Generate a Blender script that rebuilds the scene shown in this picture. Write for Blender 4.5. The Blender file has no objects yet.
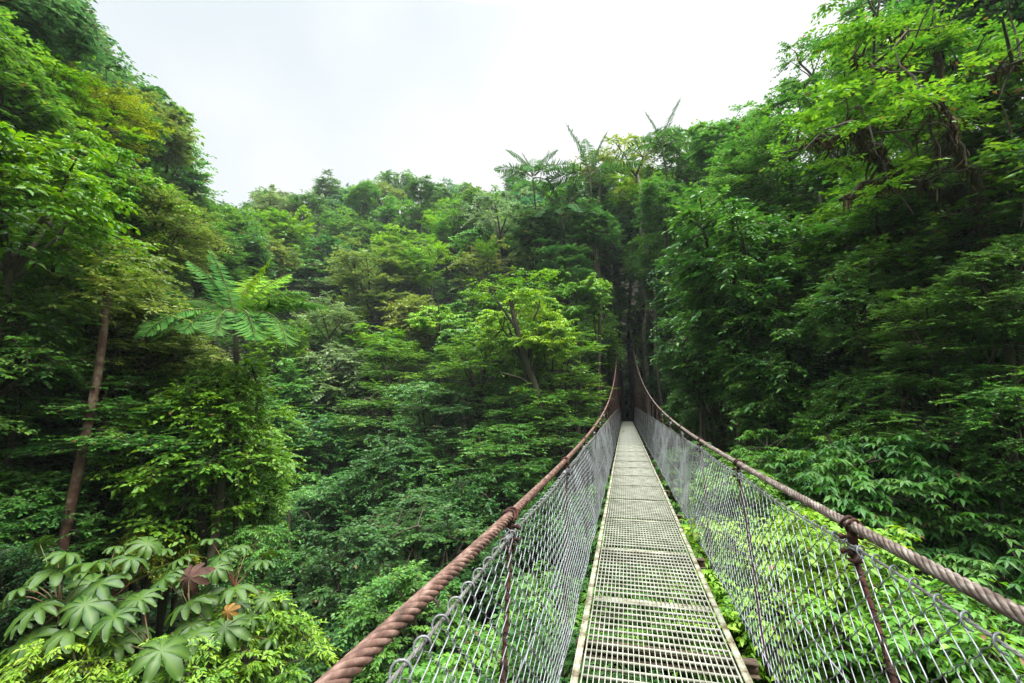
import bpy, math, random
import numpy as np
from mathutils import Vector, Matrix

RS = np.random.RandomState
rnd = random.Random(7)
PI = math.pi
W, H, F = 1024.0, 683.0, 455.0
sc = bpy.context.scene
COL = sc.collection

# ------------------------------------------------------------------ camera
CAM = Vector((0.0, 0.0, 1.45))
PITCH = math.atan((405 - 341.5) / F)
YAW = math.atan(113.0 / F * math.cos(PITCH))
cam_d = bpy.data.cameras.new('camera')
cam_d.sensor_width = 36.0
cam_d.lens = F / W * 36.0
cam_d.clip_start = 0.05
cam_d.clip_end = 5000
cam = bpy.data.objects.new('camera', cam_d)
COL.objects.link(cam)
cam.location = CAM
cam.rotation_euler = (PI / 2 + PITCH, 0, YAW)
sc.camera = cam
RM = (Matrix.Rotation(YAW, 3, 'Z') @ Matrix.Rotation(PI / 2 + PITCH, 3, 'X'))
RMI = RM.transposed()


def at(px, py, D):
    return CAM + RM @ (Vector(((px - 512) / F, -(py - 341.5) / F, -1.0)) * D)


def proj(p):
    q = RMI @ (Vector(p) - CAM)
    if q.z > -0.05:
        return None
    return (512 + F * q.x / -q.z, 341.5 - F * q.y / -q.z, -q.z)


# ------------------------------------------------------------------ world and light
w = bpy.data.worlds.new('World')
sc.world = w
w.use_nodes = True
nt = w.node_tree
nt.nodes.clear()
N = nt.nodes.new
L = nt.links.new
SUN_EL, SUN_AZ = math.radians(62), math.radians(118)   # azimuth clockwise from +Y
sky = N('ShaderNodeTexSky')
sky.sky_type = 'NISHITA'
sky.sun_disc = False
sky.sun_elevation = SUN_EL
sky.sun_rotation = SUN_AZ
bsky = N('ShaderNodeBackground')
bsky.inputs['Strength'].default_value = 0.06
L(sky.outputs[0], bsky.inputs['Color'])
tc = N('ShaderNodeTexCoord')
sep = N('ShaderNodeSeparateXYZ')
L(tc.outputs['Generated'], sep.inputs[0])
ramp = N('ShaderNodeValToRGB')
ramp.color_ramp.elements[0].position = 0.0
ramp.color_ramp.elements[0].color = (0.069, 0.069, 0.069, 1)
ramp.color_ramp.elements[1].position = 1.0
ramp.color_ramp.elements[1].color = (1.0, 1.0, 1.0, 1)
e = ramp.color_ramp.elements.new(0.70)
e.color = (0.077, 0.077, 0.077, 1)
L(sep.outputs['Z'], ramp.inputs[0])
nz = N('ShaderNodeTexNoise')
nz.inputs['Scale'].default_value = 1.3
nz.inputs['Detail'].default_value = 4
L(tc.outputs['Generated'], nz.inputs['Vector'])
cr = N('ShaderNodeValToRGB')
cr.color_ramp.elements[0].position = 0.34
cr.color_ramp.elements[0].color = (0.76, 0.83, 0.86, 1)
cr.color_ramp.elements[1].position = 0.56
cr.color_ramp.elements[1].color = (1.0, 1.0, 1.0, 1)
L(nz.outputs['Fac'], cr.inputs[0])
mul = N('ShaderNodeMixRGB')
mul.blend_type = 'MULTIPLY'
mul.inputs[0].default_value = 1
L(cr.outputs[0], mul.inputs[1])
L(ramp.outputs[0], mul.inputs[2])
bcl = N('ShaderNodeBackground')
bcl.inputs['Strength'].default_value = 5.6
L(mul.outputs[0], bcl.inputs['Color'])
mx = N('ShaderNodeMixShader')
mx.inputs[0].default_value = 0.93
L(bsky.outputs[0], mx.inputs[1])
L(bcl.outputs[0], mx.inputs[2])
wo = N('ShaderNodeOutputWorld')
L(mx.outputs[0], wo.inputs[0])

sd = bpy.data.lights.new('sun', 'SUN')
sd.energy = 1.5
sd.angle = math.radians(22)
sd.color = (1.0, 0.97, 0.9)
so = bpy.data.objects.new('sun', sd)
COL.objects.link(so)
sdir = Vector((math.sin(SUN_AZ) * math.cos(SUN_EL), math.cos(SUN_AZ) * math.cos(SUN_EL), math.sin(SUN_EL)))
so.rotation_euler = sdir.to_track_quat('Z', 'Y').to_euler()
so.location = sdir * 100

sc.view_settings.view_transform = 'Standard'
sc.view_settings.look = 'None'
sc.view_settings.exposure = 1.40
sc.view_settings.gamma = 1.0
sc.view_settings.use_curve_mapping = False
sc.render.engine = 'CYCLES'
cy = sc.cycles
cy.max_bounces = 5
cy.diffuse_bounces = 4
cy.glossy_bounces = 2
cy.transmission_bounces = 3
cy.transparent_max_bounces = 4
cy.volume_bounces = 0
sc.render.filter_size = 1.2
cy.use_denoising = True
cy.denoiser = 'OPENIMAGEDENOISE'
cy.denoising_input_passes = 'RGB_ALBEDO_NORMAL'
cy.denoising_prefilter = 'ACCURATE'
cy.use_adaptive_sampling = True
cy.adaptive_threshold = 0.01
cy.caustics_reflective = False
cy.caustics_refractive = False
cy.sample_clamp_indirect = 4


# ------------------------------------------------------------------ materials
def mat(name):
    m = bpy.data.materials.new(name)
    m.use_nodes = True
    m.node_tree.nodes.clear()
    return m, m.node_tree.nodes.new, m.node_tree.links.new


def leaf_mat(name, mode='object', rough=0.42, transl=0.33, cols=None, spec=0.35):
    """foliage: hue from the object's own colour (or a ramp), varied per leaf and per clump."""
    m, N, L = mat(name)
    at_ = N('ShaderNodeAttribute')
    at_.attribute_name = 'tint'
    s = N('ShaderNodeSeparateColor')
    L(at_.outputs['Color'], s.inputs[0])
    if cols is None:
        oi = N('ShaderNodeObjectInfo')
        base = oi.outputs['Color']
    else:
        rp = N('ShaderNodeValToRGB')
        els = rp.color_ramp.elements
        els[0].color = (*cols[0], 1)
        els[1].color = (*cols[-1], 1)
        for i, c in enumerate(cols[1:-1]):
            q = els.new((i + 1) / (len(cols) - 1))
            q.color = (*c, 1)
        L(s.outputs['Green'], rp.inputs[0])
        base = rp.outputs[0]
    hsv = N('ShaderNodeHueSaturation')
    L(base, hsv.inputs['Color'])
    # hue: clump + leaf
    a1 = N('ShaderNodeMath'); a1.operation = 'MULTIPLY_ADD'
    L(s.outputs['Green'], a1.inputs[0]); a1.inputs[1].default_value = -0.035; a1.inputs[2].default_value = 0.528
    a2 = N('ShaderNodeMath'); a2.operation = 'MULTIPLY_ADD'
    L(s.outputs['Red'], a2.inputs[0]); a2.inputs[1].default_value = -0.035; L(a1.outputs[0], a2.inputs[2])
    L(a2.outputs[0], hsv.inputs['Hue'])
    b1 = N('ShaderNodeMath'); b1.operation = 'MULTIPLY_ADD'
    L(s.outputs['Green'], b1.inputs[0]); b1.inputs[1].default_value = 0.7; b1.inputs[2].default_value = 0.5
    b2 = N('ShaderNodeMath'); b2.operation = 'MULTIPLY_ADD'
    L(s.outputs['Red'], b2.inputs[0]); b2.inputs[1].default_value = 0.6; L(b1.outputs[0], b2.inputs[2])
    L(b2.outputs[0], hsv.inputs['Value'])
    # blotch: dead/young leaf colour for a few leaves (blue channel > .97)
    gt = N('ShaderNodeMath'); gt.operation = 'GREATER_THAN'
    L(s.outputs['Blue'], gt.inputs[0]); gt.inputs[1].default_value = 0.992
    mixd = N('ShaderNodeMixRGB')
    L(gt.outputs[0], mixd.inputs[0]); L(hsv.outputs[0], mixd.inputs[1])
    mixd.inputs[2].default_value = (0.16, 0.10, 0.03, 1)
    p = N('ShaderNodeBsdfPrincipled')
    p.inputs['Roughness'].default_value = rough
    p.inputs['Specular IOR Level'].default_value = spec
    L(mixd.outputs[0], p.inputs['Base Color'])
    t = N('ShaderNodeBsdfTranslucent')
    th = N('ShaderNodeHueSaturation')
    th.inputs['Hue'].default_value = 0.485
    th.inputs['Saturation'].default_value = 1.1
    th.inputs['Value'].default_value = 1.5
    L(mixd.outputs[0], th.inputs['Color'])
    L(th.outputs[0], t.inputs['Color'])
    x = N('ShaderNodeMixShader')
    x.inputs[0].default_value = transl
    L(p.outputs[0], x.inputs[1]); L(t.outputs[0], x.inputs[2])
    o = N('ShaderNodeOutputMaterial')
    L(x.outputs[0], o.inputs['Surface'])
    return m


def noise_mat(name, c1, c2, scale=8, rough=0.8, metallic=0.0, c3=None, pos=(0.35, 0.65), bump=0.0, detail=6, stretch=None, spec=0.3):
    m, N, L = mat(name)
    tc = N('ShaderNodeTexCoord')
    src = tc.outputs['Object']
    if stretch:
        mp = N('ShaderNodeMapping')
        mp.inputs['Scale'].default_value = stretch
        L(src, mp.inputs['Vector'])
        src = mp.outputs[0]
    n = N('ShaderNodeTexNoise')
    n.inputs['Scale'].default_value = scale
    n.inputs['Detail'].default_value = detail
    n.inputs['Roughness'].default_value = 0.65
    L(src, n.inputs['Vector'])
    r = N('ShaderNodeValToRGB')
    r.color_ramp.elements[0].position = pos[0]
    r.color_ramp.elements[0].color = (*c1, 1)
    r.color_ramp.elements[1].position = pos[1]
    r.color_ramp.elements[1].color = (*c2, 1)
    if c3:
        q = r.color_ramp.elements.new((pos[0] + pos[1]) / 2)
        q.color = (*c3, 1)
    L(n.outputs['Fac'], r.inputs[0])
    p = N('ShaderNodeBsdfPrincipled')
    p.inputs['Roughness'].default_value = rough
    p.inputs['Metallic'].default_value = metallic
    p.inputs['Specular IOR Level'].default_value = spec
    L(r.outputs[0], p.inputs['Base Color'])
    if bump:
        b = N('ShaderNodeBump')
        b.inputs['Strength'].default_value = bump
        b.inputs['Distance'].default_value = 0.01
        L(n.outputs['Fac'], b.inputs['Height'])
        L(b.outputs[0], p.inputs['Normal'])
    o = N('ShaderNodeOutputMaterial')
    L(p.outputs[0], o.inputs['Surface'])
    return m


M_LEAF = leaf_mat('foliage')
M_GLOSSY = leaf_mat('glossy_foliage', rough=0.38, transl=0.22)
M_FROND = leaf_mat('palm_leaflet', rough=0.7, transl=0.25, spec=0.06)
M_CECR = leaf_mat('lobed_leaf', rough=0.42, transl=0.25)
M_DEAD = noise_mat('dead_leaf', (0.03, 0.015, 0.01), (0.085, 0.036, 0.024), 9)
M_ORANGE = noise_mat('withered_leaf', (0.13, 0.06, 0.012), (0.22, 0.13, 0.02), 9)
M_BARK = noise_mat('mossy_bark', (0.035, 0.03, 0.02), (0.055, 0.075, 0.025), 3, 0.95, c3=(0.075, 0.06, 0.042), bump=0.6)
M_REDBARK = noise_mat('reddish_bark', (0.055, 0.028, 0.018), (0.15, 0.12, 0.08), 5, 0.9, c3=(0.085, 0.045, 0.028), bump=0.6)
M_PALEBARK = noise_mat('pale_bark', (0.12, 0.10, 0.07), (0.30, 0.28, 0.23), 4, 0.9, bump=0.4)
M_MOSS = noise_mat('hanging_moss', (0.05, 0.035, 0.015), (0.09, 0.10, 0.03), 4, 0.95, c3=(0.10, 0.06, 0.025))
M_STEM = noise_mat('green_stem', (0.10, 0.14, 0.04), (0.22, 0.24, 0.08), 5, 0.6)
M_RIB = noise_mat('frond_rib', (0.05, 0.07, 0.02), (0.13, 0.14, 0.05), 5, 0.8, spec=0.1)
M_SOIL = noise_mat('forest_soil', (0.010, 0.010, 0.005), (0.015, 0.038, 0.008), 0.5, 0.95, c3=(0.022, 0.018, 0.010))
M_SEED = noise_mat('dry_flower_spike', (0.20, 0.08, 0.04), (0.32, 0.15, 0.08), 9)
M_CABLE_L = noise_mat('rusty_red_cable', (0.05, 0.03, 0.023), (0.23, 0.150, 0.118), 45, 0.75, c3=(0.125, 0.066, 0.048), stretch=(1, 0.35, 1))
M_CABLE_R = noise_mat('weathered_brown_cable', (0.05, 0.034, 0.026), (0.25, 0.215, 0.185), 45, 0.65, metallic=0.1, c3=(0.115, 0.083, 0.066), stretch=(1, 0.25, 1))
M_RUST = noise_mat('dark_rust', (0.02, 0.010, 0.008), (0.10, 0.036, 0.022), 40, 0.85, c3=(0.045, 0.018, 0.013), bump=0.5)
M_WIRE = noise_mat('galvanised_wire', (0.07, 0.055, 0.042), (0.31, 0.325, 0.34), 5, 0.45, metallic=0.25, c3=(0.20, 0.21, 0.22), spec=0.5, pos=(0.28, 0.62))
M_SELV = noise_mat('dull_wire_rope', (0.09, 0.085, 0.07), (0.28, 0.28, 0.26), 12, 0.6, metallic=0.2)
M_GRATE = noise_mat('grating_paint', (0.22, 0.215, 0.16), (0.44, 0.44, 0.36), 5, 0.6, c3=(0.34, 0.34, 0.27))
M_CHAN = noise_mat('worn_cream_paint', (0.10, 0.065, 0.035), (0.38, 0.385, 0.31), 9, 0.65, c3=(0.28, 0.275, 0.185), pos=(0.38, 0.64), detail=10)
M_BEAM = noise_mat('brown_beam', (0.05, 0.035, 0.022), (0.17, 0.12, 0.08), 10, 0.8)


# ------------------------------------------------------------------ mesh builder
class MB:
    def __init__(s):
        s.V, s.T, s.Q, s.n, s.C = [], [], [], 0, []

    def add(s, v, tris=None, quads=None, col=None):
        v = np.asarray(v, dtype=np.float64).reshape(-1, 3)
        s.V.append(v)
        if tris is not None and len(tris):
            s.T.append(np.asarray(tris, dtype=np.int64).reshape(-1, 3) + s.n)
        if quads is not None and len(quads):
            s.Q.append(np.asarray(quads, dtype=np.int64).reshape(-1, 4) + s.n)
        if col is not None:
            s.C.append(np.asarray(col, dtype=np.float32).reshape(-1, 3))
        s.n += len(v)

    def box(s, c, size, R=None):
        sx, sy, sz = [q / 2 for q in size]
        v = np.array([[x, y, z] for x in (-sx, sx) for y in (-sy, sy) for z in (-sz, sz)])
        if R is not None:
            v = v @ np.array(R).T
        s.add(v + np.array(c), quads=[[0, 1, 3, 2], [4, 6, 7, 5], [0, 4, 5, 1], [2, 3, 7, 6], [0, 2, 6, 4], [1, 5, 7, 3]])

    def tube(s, pts, rad, sides=6, caps=False):
        P = np.asarray(pts, float)
        n = len(P)
        r = np.broadcast_to(np.asarray(rad, float), (n,)).reshape(n, 1, 1)
        t = np.gradient(P, axis=0)
        t /= np.linalg.norm(t, axis=1)[:, None] + 1e-12
        ref = np.array([1.0, 0, 0]) if abs(t[:, 0]).mean() < 0.7 else np.array([0, 0, 1.0])
        a = np.cross(t, ref)
        a /= np.linalg.norm(a, axis=1)[:, None] + 1e-12
        b = np.cross(t, a)
        ph = np.linspace(0, 2 * PI, sides, endpoint=False)
        ring = P[:, None, :] + r * (np.cos(ph)[None, :, None] * a[:, None, :] + np.sin(ph)[None, :, None] * b[:, None, :])
        i = np.arange(n - 1)[:, None] * sides
        j = np.arange(sides)[None, :]
        k = (j + 1) % sides
        q = np.stack([i + j, i + k, i + sides + k, i + sides + j], -1).reshape(-1, 4)
        tr = None
        if caps:
            tr = [[0, m + 1, m] for m in range(1, sides - 1)] + [[(n - 1) * sides, (n - 1) * sides + m, (n - 1) * sides + m + 1] for m in range(1, sides - 1)]
        s.add(ring.reshape(-1, 3), quads=q, tris=tr)

    def mesh(s, name, m, smooth=True):
        me = bpy.data.meshes.new(name)
        V = np.concatenate(s.V) if s.V else np.zeros((0, 3))
        T = np.concatenate(s.T) if s.T else np.zeros((0, 3), int)
        Q = np.concatenate(s.Q) if s.Q else np.zeros((0, 4), int)
        me.vertices.add(len(V))
        me.vertices.foreach_set('co', V.astype(np.float32).ravel())
        me.loops.add(len(T) * 3 + len(Q) * 4)
        me.loops.foreach_set('vertex_index', np.concatenate([T.ravel(), Q.ravel()]).astype(np.int32))
        me.polygons.add(len(T) + len(Q))
        st = np.concatenate([np.arange(len(T)) * 3, len(T) * 3 + np.arange(len(Q)) * 4]).astype(np.int32)
        me.polygons.foreach_set('loop_start', st)
        if smooth:
            me.polygons.foreach_set('use_smooth', np.ones(len(st), dtype=bool))
        if s.C:
            c = np.concatenate(s.C)
            c4 = np.ones((len(c), 4), np.float32)
            c4[:, :3] = c
            at_ = me.attributes.new('tint', 'FLOAT_COLOR', 'POINT')
            at_.data.foreach_set('color', c4.ravel())
        me.materials.append(m)
        me.update(calc_edges=True)
        return me


def link(name, me, parent=None, loc=None, rot=None, scale=None, color=None):
    o = bpy.data.objects.new(name, me)
    COL.objects.link(o)
    if parent is not None:
        o.parent = parent
    if loc is not None:
        o.location = loc
    if rot is not None:
        o.rotation_euler = rot
    if scale is not None:
        o.scale = scale
    if color is not None:
        o.color = (*color, 1)
    return o


def empty(name, loc):
    o = bpy.data.objects.new(name, None)
    o.empty_display_size = 0.3
    COL.objects.link(o)
    o.location = loc
    return o


def tag(o, label=None, cat=None, group=None, kind=None):
    if label: o['label'] = label
    if cat: o['category'] = cat
    if group: o['group'] = group
    if kind: o['kind'] = kind
    return o


def norm(a):
    return a / (np.linalg.norm(a, axis=-1, keepdims=True) + 1e-9)


# leaf templates: (side, along, up), unit length
LT4 = (np.array([[0, 0, 0], [-.5, .42, .10], [.5, .42, .10], [0, 1, -.06]]), np.array([[0, 3, 1], [0, 2, 3]]))
LT8 = (np.array([[0, 0, 0], [0, .35, -.02], [0, .7, -.05], [0, 1, -.16],
                 [-.42, .28, .09], [.42, .28, .09], [-.42, .62, .05], [.42, .62, .05]]),
       np.array([[0, 1, 4], [0, 5, 1], [1, 2, 6], [1, 6, 4], [1, 5, 7], [1, 7, 2], [2, 3, 6], [2, 7, 3]]))


def add_leaves(mb, P, D, U, Ln, Wd, tmpl, col):
    """P base points, D direction, U approx. up normal, Ln length, Wd width (absolute)."""
    D = norm(D)
    S = norm(np.cross(D, U))
    Nn = np.cross(S, D)
    tv, tf = tmpl
    n, k = len(P), len(tv)
    Ln = np.broadcast_to(Ln, (n,))[:, None, None]
    Wd = np.broadcast_to(Wd, (n,))[:, None, None]
    v = (P[:, None, :] + S[:, None, :] * tv[None, :, 0:1] * Wd + D[:, None, :] * tv[None, :, 1:2] * Ln
         + Nn[:, None, :] * tv[None, :, 2:3] * Ln)
    f = (np.arange(n)[:, None, None] * k + tf[None]).reshape(-1, 3)
    mb.add(v.reshape(-1, 3), tris=f, col=np.repeat(col, k, axis=0))


def sprays(mb, rs, C, out, R, n_tw, n_lf, leaf, ratio, tmpl, droop=0.35, palm=0, flat=0.25, twigs=None, lift=0.0, cl=None):
    """clumps of twigs with leaves. C clump centres, out outward directions, R clump radius"""
    n = len(C)
    cl = rs.rand(n) if cl is None else cl
    R = np.broadcast_to(R, (n,))
    az = rs.rand(n, n_tw) * 2 * PI
    oa = np.arctan2(out[:, 1], out[:, 0])[:, None]
    az = oa + (az - PI) * 0.8                       # biased outwards
    el = rs.normal(0.12 + lift, flat, (n, n_tw))
    td = np.stack([np.cos(az) * np.cos(el), np.sin(az) * np.cos(el), np.sin(el)], -1)
    ln = R[:, None] * (0.55 + 0.6 * rs.rand(n, n_tw))
    start = C[:, None, :] + rs.normal(0, 0.14, (n, n_tw, 3)) * R[:, None, None] * np.array([1, 1, 0.7])
    t = (np.arange(n_lf) + 0.6) / n_lf
    t = np.clip(t[None, None, :] + rs.normal(0, 0.04, (n, n_tw, n_lf)), 0.1, 1.05)
    pos = start[:, :, None, :] + td[:, :, None, :] * (t * ln[..., None])[..., None]
    pos[..., 2] -= droop * 0.5 * (t ** 2) * ln[..., None]
    if twigs is not None:
        tt = np.array([0, 0.55, 1.0])
        for i in range(0, n):
            for j in range(0, n_tw, 2):
                p = start[i, j] + td[i, j] * (tt * ln[i, j])[:, None]
                p[:, 2] -= droop * 0.5 * tt ** 2 * ln[i, j]
                twigs.tube(p, [0.014, 0.010, 0.004], 3)
    if not palm:
        side = np.where(np.arange(n_lf) % 2 == 0, 1.0, -1.0)[None, None, :, None]
        sv = norm(np.cross(td, np.array([0, 0, 1.0])))[:, :, None, :]
        d = td[:, :, None, :] * (0.55 + 0.5 * rs.rand(n, n_tw, n_lf, 1)) + sv * side * (0.7 + 0.3 * rs.rand(n, n_tw, n_lf, 1))
        d[..., 2] -= droop * (0.35 + 0.6 * rs.rand(n, n_tw, n_lf))
        P = pos.reshape(-1, 3)
        Dd = d.reshape(-1, 3)
        clr = np.repeat(cl, n_tw * n_lf)
    else:
        a0 = rs.rand(n, n_tw, n_lf, 1) * 2 * PI
        aa = a0 + np.arange(palm)[None, None, None, :] * 2 * PI / palm + rs.normal(0, 0.15, (n, n_tw, n_lf, palm))
        d = np.stack([np.cos(aa), np.sin(aa), -droop * (0.5 + 0.9 * rs.rand(n, n_tw, n_lf, palm))], -1)
        P = np.repeat(pos[..., None, :], palm, axis=3).reshape(-1, 3)
        Dd = d.reshape(-1, 3)
        clr = np.repeat(cl, n_tw * n_lf * palm)
    m = len(P)
    U = np.tile(np.array([0, 0, 1.0]), (m, 1)) + rs.normal(0, 0.33, (m, 3))
    Lf = leaf * (0.65 + 0.6 * rs.rand(m))
    col = np.stack([rs.rand(m), np.clip(clr + rs.normal(0, .08, m), 0, 1), rs.rand(m)], -1)
    add_leaves(mb, P, Dd, U, Lf, Lf * ratio, tmpl, col)


def limb(mb, a, b, r0, r1, rs, sag=0.12, sides=5, seg=6, wig=0.05):
    a = np.array(a, float); b = np.array(b, float)
    t = np.linspace(0, 1, seg)
    ln = np.linalg.norm(b - a)
    mid = (a + b) / 2 + np.array([0, 0, ln * sag]) + rs.normal(0, ln * wig, 3)
    p = ((1 - t) ** 2)[:, None] * a + (2 * t * (1 - t))[:, None] * mid + (t ** 2)[:, None] * b
    p[1:-1] += rs.normal(0, ln * wig * 0.25, (seg - 2, 3))
    mb.tube(p, r0 + (r1 - r0) * t, sides)
    return p


def crown_proto(name, seed, R, Hs, npad, padR, n_tw, n_lf, leaf, ratio=0.5, tmpl=LT4, droop=0.35, palm=0,
                mat_=None, flat=0.25, zlo=-0.92, shell=0.5, lobes=6, lobeamp=0.35, limbs=True, tiers=0, twigs=False, lift=0.0, limb_r=0.09):
    """returns (leaf mesh, limb mesh): crown centred on the origin, radius R, half height Hs"""
    rs = RS(seed)
    ld = norm(rs.normal(0, 1, (lobes, 3)) + np.array([0, 0, 0.3]))
    C, O = [], []
    while len(C) < npad:
        d = norm(rs.normal(0, 1, 3))
        if d[2] < zlo:
            continue
        lob = (np.maximum(0, ld @ d) ** 6).max()
        rr = (shell + (1 - shell) * rs.rand() ** 0.6) * (1 - lobeamp + lobeamp * 1.25 * lob)
        p = np.array([d[0] * R * rr, d[1] * R * rr, d[2] * Hs * rr])
        if tiers:
            th = 2 * Hs / tiers
            p[2] = round(p[2] / th) * th + rs.normal(0, th * 0.12)
        if C and min(np.linalg.norm((p - c) / np.array([1, 1, 0.6])) for c in C) < padR * 0.55:
            if rs.rand() < 0.85:
                continue
        C.append(p); O.append(d)
    C = np.array(C); O = np.array(O)
    cl = np.clip(0.35 + 0.4 * C[:, 2] / Hs * 0 + rs.normal(0.15, 0.25, npad), 0, 1)
    mb = MB(); tb = MB()
    padr = padR * (0.75 + 0.5 * rs.rand(npad))
    sprays(mb, rs, C, O, padr, n_tw, n_lf, leaf, ratio, tmpl, droop, palm, flat, tb if twigs else None, lift, cl)
    lm = None
    if limbs:
        forks = []
        nf = max(4, npad // 8)
        for i in range(nf):
            a = 2 * PI * i / nf + rs.normal(0, 0.3)
            e = np.array([math.cos(a) * R * 0.42, math.sin(a) * R * 0.42, Hs * (rs.rand() * 0.9 - 0.25)])
            p = limb(tb, (0, 0, -Hs * (0.55 + 0.35 * rs.rand())), e, limb_r, limb_r * 0.55, rs, 0.0)
            forks += [p[3], p[4], e]
        forks = np.array(forks)
        for c in C:
            k = np.argmin(np.linalg.norm(forks - c, axis=1))
            limb(tb, forks[k], c, limb_r * 0.42, 0.015, rs, 0.08, sides=4, seg=5)
    if tb.n:
        lm = tb.mesh(name + '_limbs', M_BARK)
    return mb.mesh(name, mat_ or M_LEAF, smooth=False), lm, R, Hs


# ------------------------------------------------------------------ terrain
SKYLINE = [(-400, -500), (-60, -200), (50, -60), (72, 0), (88, 68), (120, 80), (150, 72), (170, 105), (180, 160), (196, 186), (222, 206), (240, 207), (255, 190), (285, 188),
           (340, 176), (372, 186), (400, 174), (440, 186), (505, 186), (530, 165), (560, 178), (600, 150), (640, 128), (690, 128), (705, 140),
           (725, 115), (760, 100), (795, 80), (815, 62), (826, 25), (835, -10), (880, -150), (1000, -300), (1500, -500)]
SX = [a for a, b in SKYLINE]; SY = [b for a, b in SKYLINE]


def skyline(px):
    return float(np.interp(px, SX, SY))


AX = np.array([-math.sin(math.radians(40)), math.cos(math.radians(40))])
BX = np.array([AX[1], -AX[0]])


def ground0(x, y):
    u = x * AX[0] + y * AX[1]
    v = x * BX[0] + y * BX[1]
    fl = -21 + max(0.0, u - 22) * 0.60 + max(0.0, -u - 25) * 0.35
    if v > 0:
        bank = 0.74 * max(0, v - 2.0)
    else:
        bank = 21 * (1 - math.exp(v / 7.0)) + 0.55 * -v
    return fl, bank, u, v


def ground(x, y):
    fl, bank, u, v = ground0(x, y)
    z = fl + bank
    r = math.hypot(x, y)
    # the ridge levels off
    cap = 48 - 0.12 * max(0, r - 120)
    z = cap - math.log1p(math.exp(min(40, (cap - z) / 4.0))) * 4.0 if cap - z < 160 else z
    z += 1.2 * math.sin(x * 0.21 + 1.3) * math.cos(y * 0.17) + 0.6 * math.sin(x * 0.53 + y * 0.47)
    if r > 4:
        q = proj((x, y, z))
        if q and -500 < q[0] < 1500:
            # rocks and soil stay well under the canopy line
            lim = max(skyline(q[0]) + 60, 190)
            if q[1] < lim:
                s = r / math.sqrt((q[0] - 512) ** 2 + F * F)
                z = CAM.z + (405 - lim) * s
                z = min(z, CAM.z + (405 - lim) / F * q[2] )
    # bank that carries the far end of the bridge
    if abs(x) < 6 and 44 < y < 56:
        z = -0.45
    elif abs(x) < 6 and 20 < y <= 44:
        z = min(z, -2.0 - (44 - y) * 0.5)
    return z


def build_ground():
    mb = MB()
    xs = np.linspace(-250, 250, 251)
    ys = xs.copy()
    nx = len(xs)
    V = np.array([[x, y, ground(x, y)] for y in ys for x in xs])
    i = np.arange(nx - 1)
    a = (i[:, None] * nx + i[None, :]).ravel()
    mb.add(V, quads=np.stack([a, a + 1, a + nx + 1, a + nx], -1))
    o = link('ground', mb.mesh('ground', M_SOIL))
    tag(o, kind='structure')


build_ground()

# ------------------------------------------------------------------ the suspension bridge
XC = 0.18                # centre line of the deck relative to the camera
HW = 0.68                # half distance between the main cables
Y0, Y1 = -7.5, 44.0
bridge = empty('suspension_bridge', (XC, 44, -0.2))
tag(bridge, 'long narrow hanging footbridge of cream metal grating with chain link sides', 'bridge')
BI = Matrix.Translation((-XC, -44, 0.2))


def bl(name, mb, m, parent=None, smooth=True, label=None):
    for i, v in enumerate(mb.V):
        if parent is None or parent is bridge:
            pass
    if parent is None or parent is bridge:
        mb.V = [v + np.array([-XC, -44, 0.2]) for v in mb.V]
    else:
        mb.V = [v + np.array([-XC, -44, 0.2]) - np.array(parent['_o']) for v in mb.V]
    o = link(name, mb.mesh(name, m, smooth), parent or bridge)
    if label: o['label'] = label
    return o


def cable_z(d):
    return CAM.z - 0.475 + 0.0036 * (d - 2) ** 2


def fence_z(d):
    t = min(1, max(0, (d - 4) / 40.0))
    zt = 0.86 + 0.42 * t ** 0.8
    return min(cable_z(d) - 0.085, zt + 0.03)


# main cables: twisted rope, eight strands
for s, m, lab in ((-1, M_CABLE_L, 'twisted wire rope handrail, rusty red brown'), (1, M_CABLE_R, 'twisted wire rope handrail, grey brown')):
    mb = MB()
    x = XC + s * HW
    R0 = 0.0208
    ys = np.arange(-2.5, 9, 0.011)
    zc_ = np.array([cable_z(q) for q in ys])
    for q in range(6):
        th = -2 * PI * ys / 0.215 + q * PI / 3
        mb.tube(np.stack([x + 0.0133 * np.cos(th), ys, zc_ + 0.0133 * np.sin(th)], -1), 0.0077, 9)
    for rng in ((-7.5, -2.4), (8.95, 44.0)):
        yy = np.linspace(rng[0], rng[1], 60)
        mb.tube(np.stack([np.full(60, x), yy, [cable_z(q) for q in yy]], -1), R0 * 0.97, 8)
    # back stay going down behind the far tower
    mb.tube([(x, 44, cable_z(44)), (x, 50, 3.0), (x, 54, -0.2)], R0, 6)
    bl('main_cable', mb, m, label=lab)


def fence_x(s, z, d):
    """cross position of the sloping side panel"""
    zt = fence_z(d)
    t = (z + 0.10) / (zt + 0.10)
    return XC + s * (0.585 + 0.085 * t)


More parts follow.
